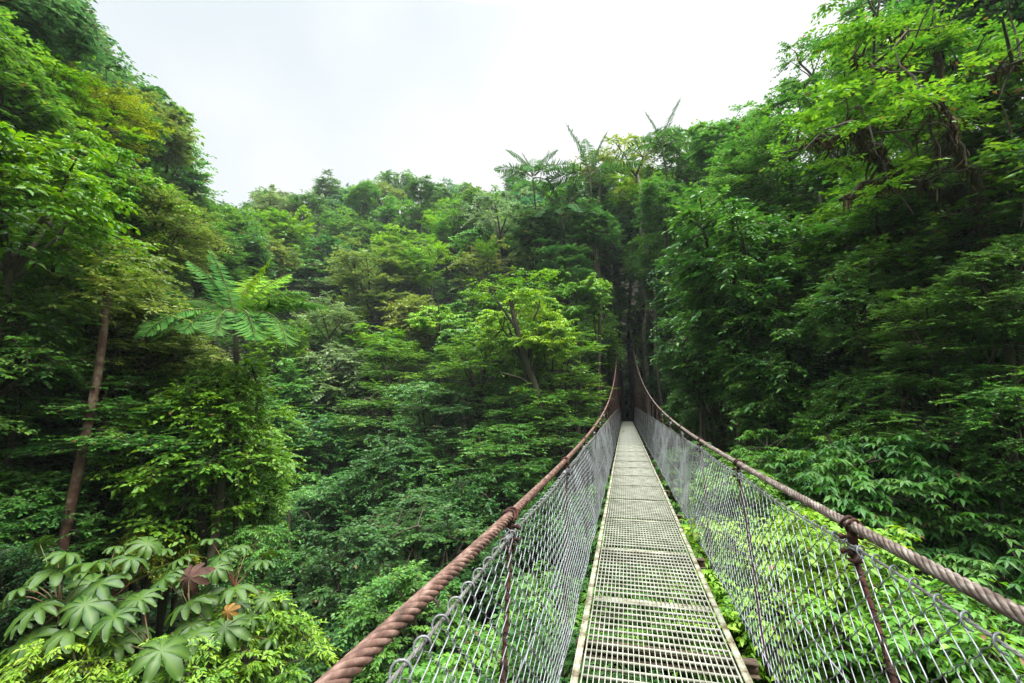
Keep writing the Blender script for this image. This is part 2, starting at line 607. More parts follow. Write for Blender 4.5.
PW = 0.055
for s in (-1, 1):
    mb = MB()
    for (ya, yb, sides, sub, wr) in ((-2.5, 6.0, 5, 8, 0.0024), (6.0, 14.0, 3, 3, 0.0023), (14.0, 43.8, 3, 1, 0.0024)):
        nr = 21
        npt = nr * sub + 1
        tpar = np.linspace(0, nr, npt)
        tri = np.abs((tpar % 2) - 1)                     # zigzag 0..1
        wob = np.cos(tpar * PI)
        tri_s = 0.5 - 0.5 * np.sin(np.clip((0.5 - tri) * PI, -PI / 2, PI / 2)) * 1.0
        zz = tri * 0.2 + tri_s * 0.8
        kk = np.arange(ya, yb, PW)
        rsx = RS(3 + s)
        sagw = rsx.normal(0, 0.0032, len(kk))
        phi = np.linspace(0, 2 * PI, sides, endpoint=False)
        for ki, yk in enumerate(kk):
            fl = 1 if ki % 2 == 0 else 0
            z_ = zz if fl else 1 - zz
            # neighbour wires mirror each other, hooked at the nodes
            yy = yk + (z_ - 0.5) * PW * 1.10
            zt, zb = fence_z(yk), -0.10
            zt -= 0.018 * math.sin((yk - 2.0) / 1.88 * PI) ** 2
            zz2 = zb + (zt - zb) * tpar / nr
            # far away the loose wires bow a little
            yy = yy + (0.018 * math.sin(yk * 3.1) + 0.008 * math.sin(yk * 7.7)) * np.sin(tpar / nr * PI) + sagw[ki]
            tt = tpar / nr
            xx = XC + s * (0.585 + 0.085 * tt + 0.028 * np.sin(tt * PI) * math.sin(yk * 1.7) + 0.006 * np.sin(tt * 9 + yk * 5)) + 0.0032 * (wob if fl else -wob)
            c = np.stack([xx, yy, zz2], -1)
            ring = c[:, None, :] + wr * np.stack([np.cos(phi), np.sin(phi), 0 * phi], -1)[None]
            i = np.arange(npt - 1)[:, None] * sides
            j = np.arange(sides)[None]
            k = (j + 1) % sides
            mb.add(ring.reshape(-1, 3), quads=np.stack([i + j, i + k, i + sides + k, i + sides + j], -1).reshape(-1, 4))
    # wire ends curled over the top rope: one loop per two wires
    for yk in np.arange(-2.0, 7.0, PW * 2):
        zt = fence_z(yk) - 0.018 * math.sin((yk - 2.0) / 1.88 * PI) ** 2
        x = XC + s * 0.67
        a = np.linspace(-0.5 * PI, 1.25 * PI, 12)
        rr = 0.0150 + 0.003 * rnd.random()
        p = np.stack([x + s * 0 + rr * np.sin(a - PI / 2) * 1.0, yk + np.linspace(-0.014, 0.032, 12) + 0 * a, zt + 0.012 + rr * np.cos(a - PI / 2) * 1.1], -1)
        mb.tube(p, 0.0034, 5)
    bl('side_mesh', mb, M_WIRE)
    # top rope of the mesh
    mb = MB()
    yy = np.concatenate([np.arange(-2.5, 7, 0.03), np.linspace(7, 43.8, 90)])
    zc = np.array([fence_z(q) - 0.018 * math.sin((q - 2.0) / 1.88 * PI) ** 2 + 0.012 for q in yy])
    for ph in (0, 2 * PI / 3, 4 * PI / 3):
        tw = yy / 0.09 * 2 * PI * (yy < 7) + ph
        mb.tube(np.stack([XC + s * 0.67 + 0.0032 * np.cos(tw), yy, zc + 0.0032 * np.sin(tw)], -1), 0.0036, 5)
    bl('top_rope', mb, M_SELV)
    # straight tension wires through the mesh
    mb = MB()
    yy = np.linspace(-2.5, 43.8, 160)
    for zf, r in ((0.38, 0.0038), (-0.07, 0.0045)):
        zz = zf + 0.006 * np.sin(yy * 2.1)
        xx = [fence_x(s, zf, q) + s * 0.006 for q in yy]
        mb.tube(np.stack([xx, yy, zz], -1), r, 5)
    bl('tension_wire', mb, M_WIRE)

# deck: side channels, panels of grating
PL = 1.26
DW = 0.47
npan = int((44 - (-6.27)) / PL)
y_first = 2.55 - 7 * PL
gmb = MB(); fmb = MB()
ncol, nrow = 27, 14
for i in range(ncol + 1):
    x = -DW + 0.055 + (2 * DW - 0.11) * i / ncol
    gmb.box((x, PL / 2, -0.012), (0.0042, PL - 0.01, 0.020))
for j in range(1, nrow):
    gmb.box((0, PL * j / nrow, -0.0125), (2 * DW - 0.10, 0.0048, 0.018))
for s in (-1, 1):
    fmb.box((s * (DW - 0.021), PL / 2, -0.004), (0.034, PL - 0.006, 0.006))      # top flange
    fmb.box((s * (DW - 0.002), PL / 2, -0.030), (0.005, PL - 0.006, 0.060))      # outer web
    fmb.box((s * (DW - 0.052), PL / 2, -0.020), (0.004, PL - 0.012, 0.034))
fmb.box((0, 0.016, -0.030), (2 * DW - 0.11, 0.040, 0.014))
fmb.box((0, PL - 0.018, -0.030), (2 * DW - 0.11, 0.030, 0.014))
gme = gmb.mesh('grating', M_GRATE, False)
fme = fmb.mesh('deck_panel', M_CHAN, False)
for i in range(npan):
    y = y_first + i * PL
    if y + PL > 44.6:
        break
    p = link('deck_panel', fme, bridge, loc=(-0.04 + rnd.uniform(-.003, .003), y - 44, 0.2 + rnd.uniform(-.003, .003)))
    link('grating', gme, p)

# cross beams and hangers
HS = 1.88
hy = [2.0 + HS * k for k in range(-2, 24)]
beam = MB()
beam.box((0, 0, 0), (1.08, 0.07, 0.012)); beam.box((0, 0, -0.070), (1.08, 0.07, 0.010)); beam.box((0, 0, -0.035), (1.08, 0.008, 0.058))
DX = -0.04   # the deck lies a little off the middle between the cables
beam_me = beam.mesh('cross_beam', M_BEAM, False)


def clamp_mesh(s):
    mb = MB()
    # saddle and two U bolts around the cable
    for dy in (-0.028, 0.020):
        a = np.linspace(-0.75 * PI, 0.75 * PI, 14) + PI / 2
        mb.tube(np.stack([0.027 * np.cos(a), np.full(14, dy) + 0.012 * np.sin(2 * a), 0.028 * np.sin(a)], -1), 0.0055, 6, True)
    # folded body below the cable
    mb.box((0.0, -0.004, -0.052), (0.020, 0.044, 0.062))
    mb.box((0.0, -0.004, -0.105), (0.030, 0.034, 0.034))
    for z in (-0.045, -0.100):
        mb.tube([(-0.035, 0.002, z), (0.035, 0.002, z)], 0.007, 6, True)
        mb.tube([(-0.042, 0.002, z), (-0.030, 0.002, z)], 0.0115, 6, True)
        mb.tube([(0.028, 0.002, z), (0.038, 0.002, z)], 0.0115, 6, True)
    mb.tube([(-0.02, -0.01, -0.13), (-0.01, -0.05, -0.125), (0.0, -0.065, -0.115)], 0.008, 6, True)
    # wire tails twisted round the clamp
    rs = RS(5)
    for q in range(3):
        a = np.linspace(0, 3.6 * PI, 26)
        mb.tube(np.stack([0.022 * np.cos(a + q), 0.018 * np.sin(a + q), -0.14 - 0.02 * q + a * 0.004], -1), 0.0022, 4)
    return mb.mesh('clamp', M_RUST, True)


clamp_me = {s: clamp_mesh(s) for s in (-1, 1)}
for k, y in enumerate(hy):
    if y > 43.5:
        break
    b = link('cross_beam', beam_me, bridge, loc=(0, y - 0.66 - 44, 0.2 - 0.075))
    for s in (-1, 1):
        yo = y + 0.17 if s > 0 else y
        zc = cable_z(yo)
        mb = MB()
        top = np.array([XC + s * HW, yo, zc - 0.09])
        # the rod hangs inside the mesh and leans a little
        bot = np.array([XC + s * 0.615, y - 0.58, -0.16])
        t = np.linspace(0, 1, 9)[:, None]
        pts = top * (1 - t) + bot * t
        pts[:, 0] += 0.006 * np.sin(t[:, 0] * 5)
        mb.tube(pts - top, 0.0100, 6, True)
        for q in (0.42, 0.83, 0.93):
            c = (pts[int(q * 8)] - top)
            mb.tube([c + np.array([0, 0, -0.016]), c + np.array([0, 0, 0.016])], 0.016, 6, True)
        if y < 9:
            # lacing wires wound round rod and mesh
            a = np.linspace(0, 60 * PI, 300)
            tt = np.linspace(0.05, 0.96, 300)
            cc = np.interp(tt, t[:, 0], pts[:, 0]), np.interp(tt, t[:, 0], pts[:, 1]), np.interp(tt, t[:, 0], pts[:, 2])
            mb.tube(np.stack([cc[0] + 0.013 * np.cos(a), cc[1] + 0.013 * np.sin(a), cc[2]], -1) - top, 0.0018, 3)
        o = link('hanger', mb.mesh('hanger', M_RUST), bridge, loc=Vector(top) + Vector((-XC, -44, 0.2)))
        ang = math.atan(0.0072 * (yo - 2))
        link('clamp', clamp_me[s], o, loc=(0, 0, 0.09), rot=(ang, 0, 0))
        if y < 12:
            # bright galvanised ties where mesh and hanger meet
            mb = MB(); rs = RS(int(y * 10) + s + 100)
            for q in range(4):
                a = np.linspace(0, (1.3 + rs.rand()) * PI, 16)
                r = 0.022 + 0.02 * rs.rand()
                cy_, cz_ = rs.normal(0, 0.05), -0.005 + rs.normal(0, 0.02)
                mb.tube(np.stack([rs.normal(0, .006) + 0.012 * np.cos(a * 2), cy_ + r * np.cos(a + q), cz_ + r * np.sin(a + q) * 0.8], -1), 0.0034, 5, True)
            mb.tube([(0, -0.07, 0.0), (0, -0.03, 0.012), (0.0, 0.02, 0.0)], 0.012, 6, True)
            link('tie_wire', mb.mesh('tie_wire', M_WIRE), o)

# far tower: two slim concrete posts and a lintel, deep in the shade
mb = MB()
for s in (-1, 1):
    mb.box((XC + s * HW, 44.3, 3.3), (0.30, 0.30, 8.0))
mb.box((XC, 44.3, 7.42), (1.9, 0.28, 0.34))
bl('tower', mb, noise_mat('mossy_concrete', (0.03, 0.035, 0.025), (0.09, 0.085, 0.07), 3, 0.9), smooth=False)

# ------------------------------------------------------------------ crown prototypes
P = {}
# near quality (leaf about 12-16 cm)
P['dome_n1'] = crown_proto('crown_dome_a', 11, 3.2, 3.3, 115, 0.85, 12, 11, 0.19, 0.56, droop=0.5, flat=0.35, twigs=True)
P['dome_n2'] = crown_proto('crown_dome_b', 12, 3.0, 3.1, 105, 0.8, 12, 10, 0.18, 0.55, droop=0.4, flat=0.4, lobeamp=0.5, twigs=True)
P['tier_n1'] = crown_proto('crown_tier_a', 13, 3.4, 3.2, 92, 1.05, 13, 12, 0.19, 0.55, droop=0.25, flat=0.14, tiers=7, twigs=True, lobeamp=0.25)
P['tier_n2'] = crown_proto('crown_tier_b', 14, 3.2, 2.8, 80, 1.1, 13, 12, 0.18, 0.5, droop=0.2, flat=0.12, tiers=5, twigs=True, lobeamp=0.3)
P['whorl_n1'] = crown_proto('crown_whorl_a', 15, 3.0, 2.4, 62, 0.95, 9, 4, 0.25, 0.36, droop=0.55, palm=6, flat=0.25, tiers=6, twigs=True)
P['whorl_n2'] = crown_proto('crown_whorl_b', 16, 3.2, 2.2, 58, 1.0, 9, 4, 0.28, 0.38, droop=0.7, palm=6, flat=0.3, twigs=True)
P['gloss_n'] = crown_proto('crown_gloss', 17, 2.6, 3.9, 150, 0.75, 11, 9, 0.22, 0.5, droop=0.6, flat=0.35, mat_=M_GLOSSY, twigs=True)
P['airy_n'] = crown_proto('crown_airy', 18, 3.0, 2.4, 40, 0.75, 9, 9, 0.19, 0.52, droop=0.4, flat=0.4, shell=0.75, lobeamp=0.55, twigs=True)
P['big_n'] = crown_proto('crown_big', 19, 3.0, 2.8, 70, 0.9, 10, 8, 0.25, 0.5, tmpl=LT8, droop=0.6, flat=0.3, twigs=True)
P['fine_n'] = crown_proto('crown_fine', 20, 2.4, 1.7, 60, 0.7, 10, 12, 0.20, 0.36, droop=0.8, flat=0.3, twigs=True)
# middle and far
for i in range(3):
    P['dome_m%d' % i] = crown_proto('crown_mid_dome_%s' % 'abc'[i], 31 + i, 3.0, 3.0, 82, 0.95, 10, 9, 0.28, 0.6, droop=0.45, flat=0.35, lobeamp=0.4)
    P['tier_m%d' % i] = crown_proto('crown_mid_tier_%s' % 'abc'[i], 41 + i, 3.2, 2.6, 66, 1.15, 11, 10, 0.27, 0.55, droop=0.2, flat=0.12, tiers=4)
    P['whorl_m%d' % i] = crown_proto('crown_mid_whorl_%s' % 'abc'[i], 51 + i, 3.0, 1.9, 46, 1.0, 8, 3, 0.34, 0.42, droop=0.5, palm=6, flat=0.2, tiers=4 if i else 0)
    P['airy_m%d' % i] = crown_proto('crown_mid_airy_%s' % 'abc'[i], 61 + i, 3.0, 2.3, 32, 0.85, 9, 8, 0.26, 0.55, droop=0.4, flat=0.35, shell=0.7, lobeamp=0.6, limb_r=0.07)

TREES = []
COLS = {
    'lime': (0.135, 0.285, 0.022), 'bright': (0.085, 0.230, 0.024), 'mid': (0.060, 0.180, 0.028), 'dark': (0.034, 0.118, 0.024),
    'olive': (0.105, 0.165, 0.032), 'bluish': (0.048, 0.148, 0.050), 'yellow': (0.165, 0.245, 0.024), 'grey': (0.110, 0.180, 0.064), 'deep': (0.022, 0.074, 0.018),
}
CN = {'lime': 'lime green', 'bright': 'bright green', 'mid': 'mid green', 'dark': 'dark green', 'olive': 'olive green', 'bluish': 'bluish green',
      'yellow': 'yellow green', 'grey': 'greyish green', 'deep': 'blackish green'}
SHN = {'dome': 'round crowned', 'tier': 'flat layered', 'whorl': 'feathery whorled', 'airy': 'open crowned', 'gloss': 'glossy leaved', 'big': 'large leaved', 'fine': 'fine leaved'}


def trunk_mesh(h, r0, r1, seed, m=M_BARK, lean=0.0, sides=7, above=0.0):
    rs = RS(seed)
    mb = MB()
    n = 9
    t = np.linspace(0, 1, n)
    a = rs.rand() * 6.28
    k = lean if lean else 0.02 * h
    # bows out and returns, so the crown sits right over the base
    bow = np.sin(t * PI) * k
    p = np.stack([np.cos(a) * bow + np.sin(t * 9 + a) * 0.012 * h * np.sin(t * PI), np.sin(a) * bow, -0.6 + t * (h + 0.6)], -1)
    r = r0 + (r1 - r0) * t
    r[0] *= 1.5
    mb.tube(p, r, sides)
    return mb.mesh('trunk', m)


def tree(px, py, D, kind, col, proto, sx=1.0, sz=None, label=None, region='far', jit=0.12, m=M_BARK, tr=None, group=None, rot=None, name=None):
    """px, py: where the middle of the crown is seen; D depth; sx scale of the crown"""
    me, lm, R, Hs = P[proto]
    sz = sx if sz is None else sz
    c = at(px, py, D)
    g = ground(c.x, c.y)
    g = min(g, c.z - Hs * sz * 1.0)
    h = c.z - g
    root = empty(name or 'tree', (c.x, c.y, g))
    base = COLS[col] if isinstance(col, str) else col
    k = 1 + rnd.uniform(-jit, jit)
    cc = [base[0] * k * (1 + rnd.uniform(-jit, jit)), base[1] * k, base[2] * k * (1 + rnd.uniform(-jit, jit))]
    rz = rnd.uniform(0, 2 * PI) if rot is None else rot
    rr = tr or (0.045 + 0.0055 * h)
    link('trunk', trunk_mesh(max(0.5, h - Hs * sz * 0.55), rr, rr * 0.6, len(TREES), m), root)
    cr = link('crown', me, root, loc=(0, 0, h), rot=(0, 0, rz), scale=(sx, sx, sz), color=cc)
    if lm:
        link('branches', lm, root, loc=(0, 0, h), rot=(0, 0, rz), scale=(sx, sx, sz))
    TREES.append(dict(o=root, px=px, py=py, D=D, kind=kind, col=col, region=region, label=label, group=group, top=c.z, rw=R * sx * F / D, rh=Hs * sz * F / D))
    return root


# ------------------------------------------------------------------ leading trees, from the photograph
REG = {
    'far': ('on the far hillside', 'trees on the far hillside'),
    'sky': ('along the distant ridge', 'trees along the distant ridge'),
    'mid': ('in mid valley', 'trees in the middle of the valley'),
    'low': ('low in the gorge', 'trees low in the gorge'),
    'left': ('on the near left slope', 'trees on the near left slope'),
    'tall': ('behind the bridge', 'tall trees behind the end of the bridge'),
    'right': ('on the steep right bank', 'trees on the steep right bank'),
    'under': ('beside the chain link', 'shrubs beside and below the bridge'),
}
T = tree
# near left slope
T(-8, 20, 17, 'dome', 'bluish', 'dome_n1', 1.15, region='left')
T(-40, 90, 13, 'dome', 'mid', 'dome_n2', 1.1, region='left')
T(92, 120, 19, 'tier', 'yellow', 'tier_n2', 0.75, region='left')
T(35, 125, 16, 'tier', 'bright', 'tier_n1', 0.75, region='left')
T(138, 125, 26, 'airy', 'mid', 'dome_n2', 0.62, region='left')
T(160, 205, 27, 'dome', 'bright', 'dome_n2', 0.75, region='left')
T(20, 205, 10, 'big', 'bright', 'big_n', 0.72, region='left')
T(95, 195, 15, 'whorl', 'bright', 'whorl_n1', 0.78, region='left')
T(150, 235, 16.5, 'tier', 'olive', 'tier_n2', 0.72, region='left')
T(55, 290, 12.5, 'tier', 'mid', 'tier_n1', 0.75, region='left')
T(-10, 350, 10, 'dome', 'mid', 'dome_n1', 0.7, region='left')
T(120, 325, 13.5, 'dome', 'olive', 'dome_n2', 0.7, region='left')
T(135, 350, 13.0, 'tier', 'olive', 'tier_n1', 0.6, region='left')
T(232, 392, 11.6, 'dome', 'bright', 'dome_n2', 0.34, region='left')
T(212, 445, 11.8, 'dome', 'bright', 'dome_n1', 0.72, 0.78, region='left', label='rounded bright green tree under the big palm on the left')
T(140, 440, 11.5, 'tier', 'mid', 'tier_n2', 0.7, region='left')
T(15, 470, 14, 'dome', 'mid', 'dome_n2', 0.9, region='left')
T(255, 490, 14.5, 'dome', 'bright', 'dome_n2', 0.55, region='left')
T(180, 500, 13.5, 'dome', 'mid', 'dome_n1', 0.6, region='left')
T(100, 530, 13, 'dome', 'mid', 'dome_n1', 0.7, region='left')
T(200, 260, 30, 'tier', 'mid', 'tier_n1', 0.9, region='left')
T(215, 235, 42, 'dome', 'mid', 'dome_m1', 1.2, region='left')
T(-60, 230, 12, 'dome', 'mid', 'dome_n2', 0.9, region='left')
T(-30, 530, 10, 'dome', 'mid', 'dome_n2', 0.8, region='left')
# low gorge
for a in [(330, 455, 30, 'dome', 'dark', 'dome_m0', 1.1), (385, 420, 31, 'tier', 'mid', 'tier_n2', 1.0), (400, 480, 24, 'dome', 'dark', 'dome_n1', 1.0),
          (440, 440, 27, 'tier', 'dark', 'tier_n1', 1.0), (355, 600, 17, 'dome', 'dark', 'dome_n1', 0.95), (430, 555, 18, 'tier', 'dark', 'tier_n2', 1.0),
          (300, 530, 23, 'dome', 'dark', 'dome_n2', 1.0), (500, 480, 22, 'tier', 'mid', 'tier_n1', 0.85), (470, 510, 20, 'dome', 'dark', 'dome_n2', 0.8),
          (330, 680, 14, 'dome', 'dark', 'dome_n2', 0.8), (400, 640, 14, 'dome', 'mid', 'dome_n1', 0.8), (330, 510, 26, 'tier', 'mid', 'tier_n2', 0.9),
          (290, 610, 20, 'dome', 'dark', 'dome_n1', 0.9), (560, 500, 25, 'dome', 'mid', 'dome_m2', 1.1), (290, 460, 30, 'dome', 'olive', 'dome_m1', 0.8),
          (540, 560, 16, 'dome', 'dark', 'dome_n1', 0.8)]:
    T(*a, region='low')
for a in [(60, 400, 12.6, 'dome', 'mid', 'dome_n1', 0.5), (170, 420, 13.2, 'dome', 'bright', 'dome_n1', 0.5), (140, 520, 12.2, 'dome', 'mid', 'dome_n2', 0.45), (40, 520, 11.5, 'dome', 'mid', 'dome_n1', 0.5), (35, 415, 13.2, 'tier', 'mid', 'tier_n1', 0.55), (150, 395, 13.5, 'dome', 'mid', 'dome_n1', 0.6), (20, 410, 13.5, 'dome', 'mid', 'dome_n2', 0.8),
          (75, 480, 13.5, 'tier', 'mid', 'tier_n2', 0.7), (190, 520, 16, 'dome', 'mid', 'dome_n2', 0.7), (150, 500, 15, 'tier', 'mid', 'tier_n1', 0.65),
          (15, 540, 9.5, 'dome', 'mid', 'dome_n1', 0.5), (200, 375, 19, 'dome', 'olive', 'dome_n2', 0.7)]:
    T(*a, region='left')
# valley middle
for a in [(525, 330, 27, 'whorl', 'lime', 'whorl_n1', 1.05), (480, 370, 29, 'tier', 'bright', 'tier_n2', 1.0), (560, 380, 28, 'tier', 'bright', 'tier_n1', 1.0),
          (575, 300, 33, 'whorl', 'bright', 'whorl_n2', 1.0), (570, 440, 25, 'tier', 'mid', 'tier_n2', 0.85), (395, 375, 34, 'tier', 'bright', 'tier_n1', 0.85),
          (440, 320, 38, 'whorl', 'lime', 'whorl_m0', 0.9), (350, 380, 36, 'dome', 'grey', 'dome_m2', 1.2), (330, 320, 42, 'airy', 'grey', 'airy_m1', 1.1),
          (300, 400, 34, 'dome', 'mid', 'dome_m1', 1.1), (425, 400, 31, 'whorl', 'mid', 'whorl_n2', 0.9), (520, 425, 26, 'tier', 'mid', 'tier_n1', 0.8),
          (465, 345, 35, 'whorl', 'bright', 'whorl_m1', 0.9), (280, 350, 40, 'dome', 'lime', 'dome_m0', 0.9), (600, 350, 36, 'dome', 'bright', 'dome_m1', 0.8),
          (270, 430, 28, 'dome', 'mid', 'dome_m2', 0.9)]:
    T(*a, region='mid')
# tall group behind the end of the bridge
for a in [(500, 215, 50, 'airy', 'grey', 'airy_m0', 1.5), (480, 265, 46, 'airy', 'olive', 'airy_m2', 1.5), (545, 245, 48, 'dome', 'deep', 'dome_m1', 1.2),
          (580, 205, 47, 'dome', 'dark', 'dome_m0', 1.3), (635, 160, 44, 'airy', 'yellow', 'airy_n', 1.15), (645, 200, 43, 'airy', 'bright', 'airy_m1', 1.2),
          (610, 240, 44, 'dome', 'dark', 'dome_m2', 1.2), (690, 165, 42, 'dome', 'mid', 'dome_m1', 1.2), (680, 220, 40, 'tier', 'mid', 'tier_m0', 1.2),
          (735, 140, 36, 'airy', 'mid', 'airy_m0', 1.0), (650, 265, 41, 'dome', 'mid', 'dome_m0', 1.0), (600, 290, 50, 'dome', 'deep', 'dome_m2', 1.1),
          (650, 320, 47, 'dome', 'deep', 'dome_m1', 1.1), (665, 350, 42, 'dome', 'dark', 'dome_m0', 0.9), (595, 375, 46, 'dome', 'dark', 'dome_m1', 0.8),
          (538, 232, 35, 'dome', 'deep', 'dome_m0', 0.75), (592, 228, 34, 'dome', 'dark', 'dome_m1', 0.75), (565, 265, 33, 'tier', 'dark', 'tier_m0', 0.7), (664, 205, 33, 'dome', 'mid', 'dome_m2', 0.75), (655, 255, 34, 'airy', 'mid', 'airy_m2', 0.8), (720, 150, 33, 'dome', 'mid', 'dome_m0', 0.8), (600, 170, 42, 'airy', 'olive', 'airy_m1', 0.9), (600, 388, 42, 'dome', 'mid', 'dome_m1', 0.42), (606, 352, 43, 'dome', 'dark', 'dome_m2', 0.5), (656, 384, 40, 'dome', 'mid', 'dome_m0', 0.42), (660, 345, 40, 'tier', 'dark', 'tier_m1', 0.5), (612, 374, 46, 'dome', 'dark', 'dome_m0', 0.42), (645, 374, 46, 'dome', 'dark', 'dome_m1', 0.42), (640, 340, 48, 'dome', 'mid', 'dome_m2', 0.6), (614, 300, 44, 'tier', 'mid', 'tier_m2', 0.6), (606, 330, 49, 'tier', 'dark', 'tier_m2', 0.6), (612, 262, 45, 'dome', 'dark', 'dome_m2', 1.0), (602, 318, 43, 'tier', 'dark', 'tier_m1', 0.9), (668, 285, 41, 'dome', 'mid', 'dome_m2', 0.9), (585, 345, 41, 'dome', 'mid', 'dome_m0', 0.9), (640, 240, 47, 'dome', 'dark', 'dome_m0', 1.1), (615, 225, 46, 'tier', 'mid', 'tier_m2', 1.0), (627, 345, 56, 'dome', 'deep', 'dome_m0', 1.2), (627, 398, 51, 'dome', 'deep', 'dome_m2', 0.85), (626, 372, 53, 'dome', 'deep', 'dome_m1', 0.9), (560, 215, 54, 'tier', 'mid', 'tier_m1', 1.2)]:
    T(*a, region='tall')
# right bank
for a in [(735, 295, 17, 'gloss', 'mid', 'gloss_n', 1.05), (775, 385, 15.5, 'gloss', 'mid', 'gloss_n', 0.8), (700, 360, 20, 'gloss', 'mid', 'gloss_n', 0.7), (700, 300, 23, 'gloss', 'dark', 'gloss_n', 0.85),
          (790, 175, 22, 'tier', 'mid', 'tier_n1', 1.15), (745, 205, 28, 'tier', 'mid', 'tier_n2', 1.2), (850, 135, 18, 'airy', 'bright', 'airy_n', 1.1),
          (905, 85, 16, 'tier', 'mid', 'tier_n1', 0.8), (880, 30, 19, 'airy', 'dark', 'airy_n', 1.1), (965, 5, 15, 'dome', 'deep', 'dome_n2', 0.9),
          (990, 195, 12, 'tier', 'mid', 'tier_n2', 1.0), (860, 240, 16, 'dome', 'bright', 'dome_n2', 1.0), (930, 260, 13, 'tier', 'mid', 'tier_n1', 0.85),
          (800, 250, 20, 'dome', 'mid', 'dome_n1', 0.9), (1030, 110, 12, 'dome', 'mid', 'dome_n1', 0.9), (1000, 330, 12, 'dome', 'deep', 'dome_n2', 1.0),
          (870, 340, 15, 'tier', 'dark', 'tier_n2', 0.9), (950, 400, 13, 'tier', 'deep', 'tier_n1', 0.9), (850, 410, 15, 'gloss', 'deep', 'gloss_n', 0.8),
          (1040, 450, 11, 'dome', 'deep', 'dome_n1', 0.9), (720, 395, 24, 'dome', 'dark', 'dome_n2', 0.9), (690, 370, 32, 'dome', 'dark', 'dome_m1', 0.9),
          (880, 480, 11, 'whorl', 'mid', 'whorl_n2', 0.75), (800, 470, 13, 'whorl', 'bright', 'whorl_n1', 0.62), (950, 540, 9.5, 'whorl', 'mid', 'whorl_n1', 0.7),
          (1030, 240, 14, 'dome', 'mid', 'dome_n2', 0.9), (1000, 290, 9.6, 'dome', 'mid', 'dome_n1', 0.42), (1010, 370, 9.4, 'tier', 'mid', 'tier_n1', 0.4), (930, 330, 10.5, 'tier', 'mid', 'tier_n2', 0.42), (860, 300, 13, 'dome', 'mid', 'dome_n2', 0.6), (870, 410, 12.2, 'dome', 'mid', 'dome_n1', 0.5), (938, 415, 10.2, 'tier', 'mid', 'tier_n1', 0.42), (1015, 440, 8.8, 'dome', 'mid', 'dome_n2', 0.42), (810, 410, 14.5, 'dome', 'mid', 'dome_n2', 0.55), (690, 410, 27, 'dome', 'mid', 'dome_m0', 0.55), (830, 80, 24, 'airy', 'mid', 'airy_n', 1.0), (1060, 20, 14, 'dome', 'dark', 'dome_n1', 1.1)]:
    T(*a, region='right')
# shrubs under and beside the bridge
for a in [(770, 570, 5.4, 'big', 'lime', 'big_n', 0.36), (730, 610, 5.0, 'big', 'lime', 'big_n', 0.3), (830, 560, 6.0, 'big', 'lime', 'big_n', 0.33), (860, 650, 4.6, 'big', 'bright', 'big_n', 0.36), (960, 660, 4.2, 'big', 'bright', 'big_n', 0.33),
          (700, 640, 5.6, 'big', 'bright', 'big_n', 0.34), (640, 660, 5.6, 'whorl', 'bright', 'whorl_n1', 0.36), (560, 640, 6.5, 'big', 'mid', 'big_n', 0.42),
          (470, 720, 5.0, 'big', 'bright', 'big_n', 0.36), (650, 560, 9.0, 'whorl', 'mid', 'whorl_n2', 0.5), (730, 500, 10, 'big', 'bright', 'big_n', 0.42),
          (800, 720, 4.6, 'big', 'mid', 'big_n', 0.36), (620, 760, 4.6, 'dome', 'dark', 'dome_n2', 0.5), (1030, 740, 3.6, 'big', 'mid', 'big_n', 0.35),
          (600, 520, 14, 'dome', 'mid', 'dome_n2', 0.55), (690, 480, 14, 'whorl', 'mid', 'whorl_n1', 0.5)]:
    T(*a, region='under', name='shrub')

# skyline row
for i, px in enumerate(np.arange(212, 530, 19)):
    D = 95 + 20 * math.sin(i * 2.1)
    if px < 240: D = 60
    k = ['dome', 'tier', 'airy', 'dome', 'dome'][i % 5]
    s = rnd.uniform(0.9, 1.5) * D / 100 * 1.1
    me, lm, R, Hs = P[k + '_m%d' % (i % 3)]
    top = skyline(px) + rnd.uniform(-6, 8)
    T(px, top + Hs * s * 0.95 / D * F, D, k, ['mid', 'dark', 'bluish', 'mid', 'olive'][i % 5], k + '_m%d' % (i % 3), s, region='sky')

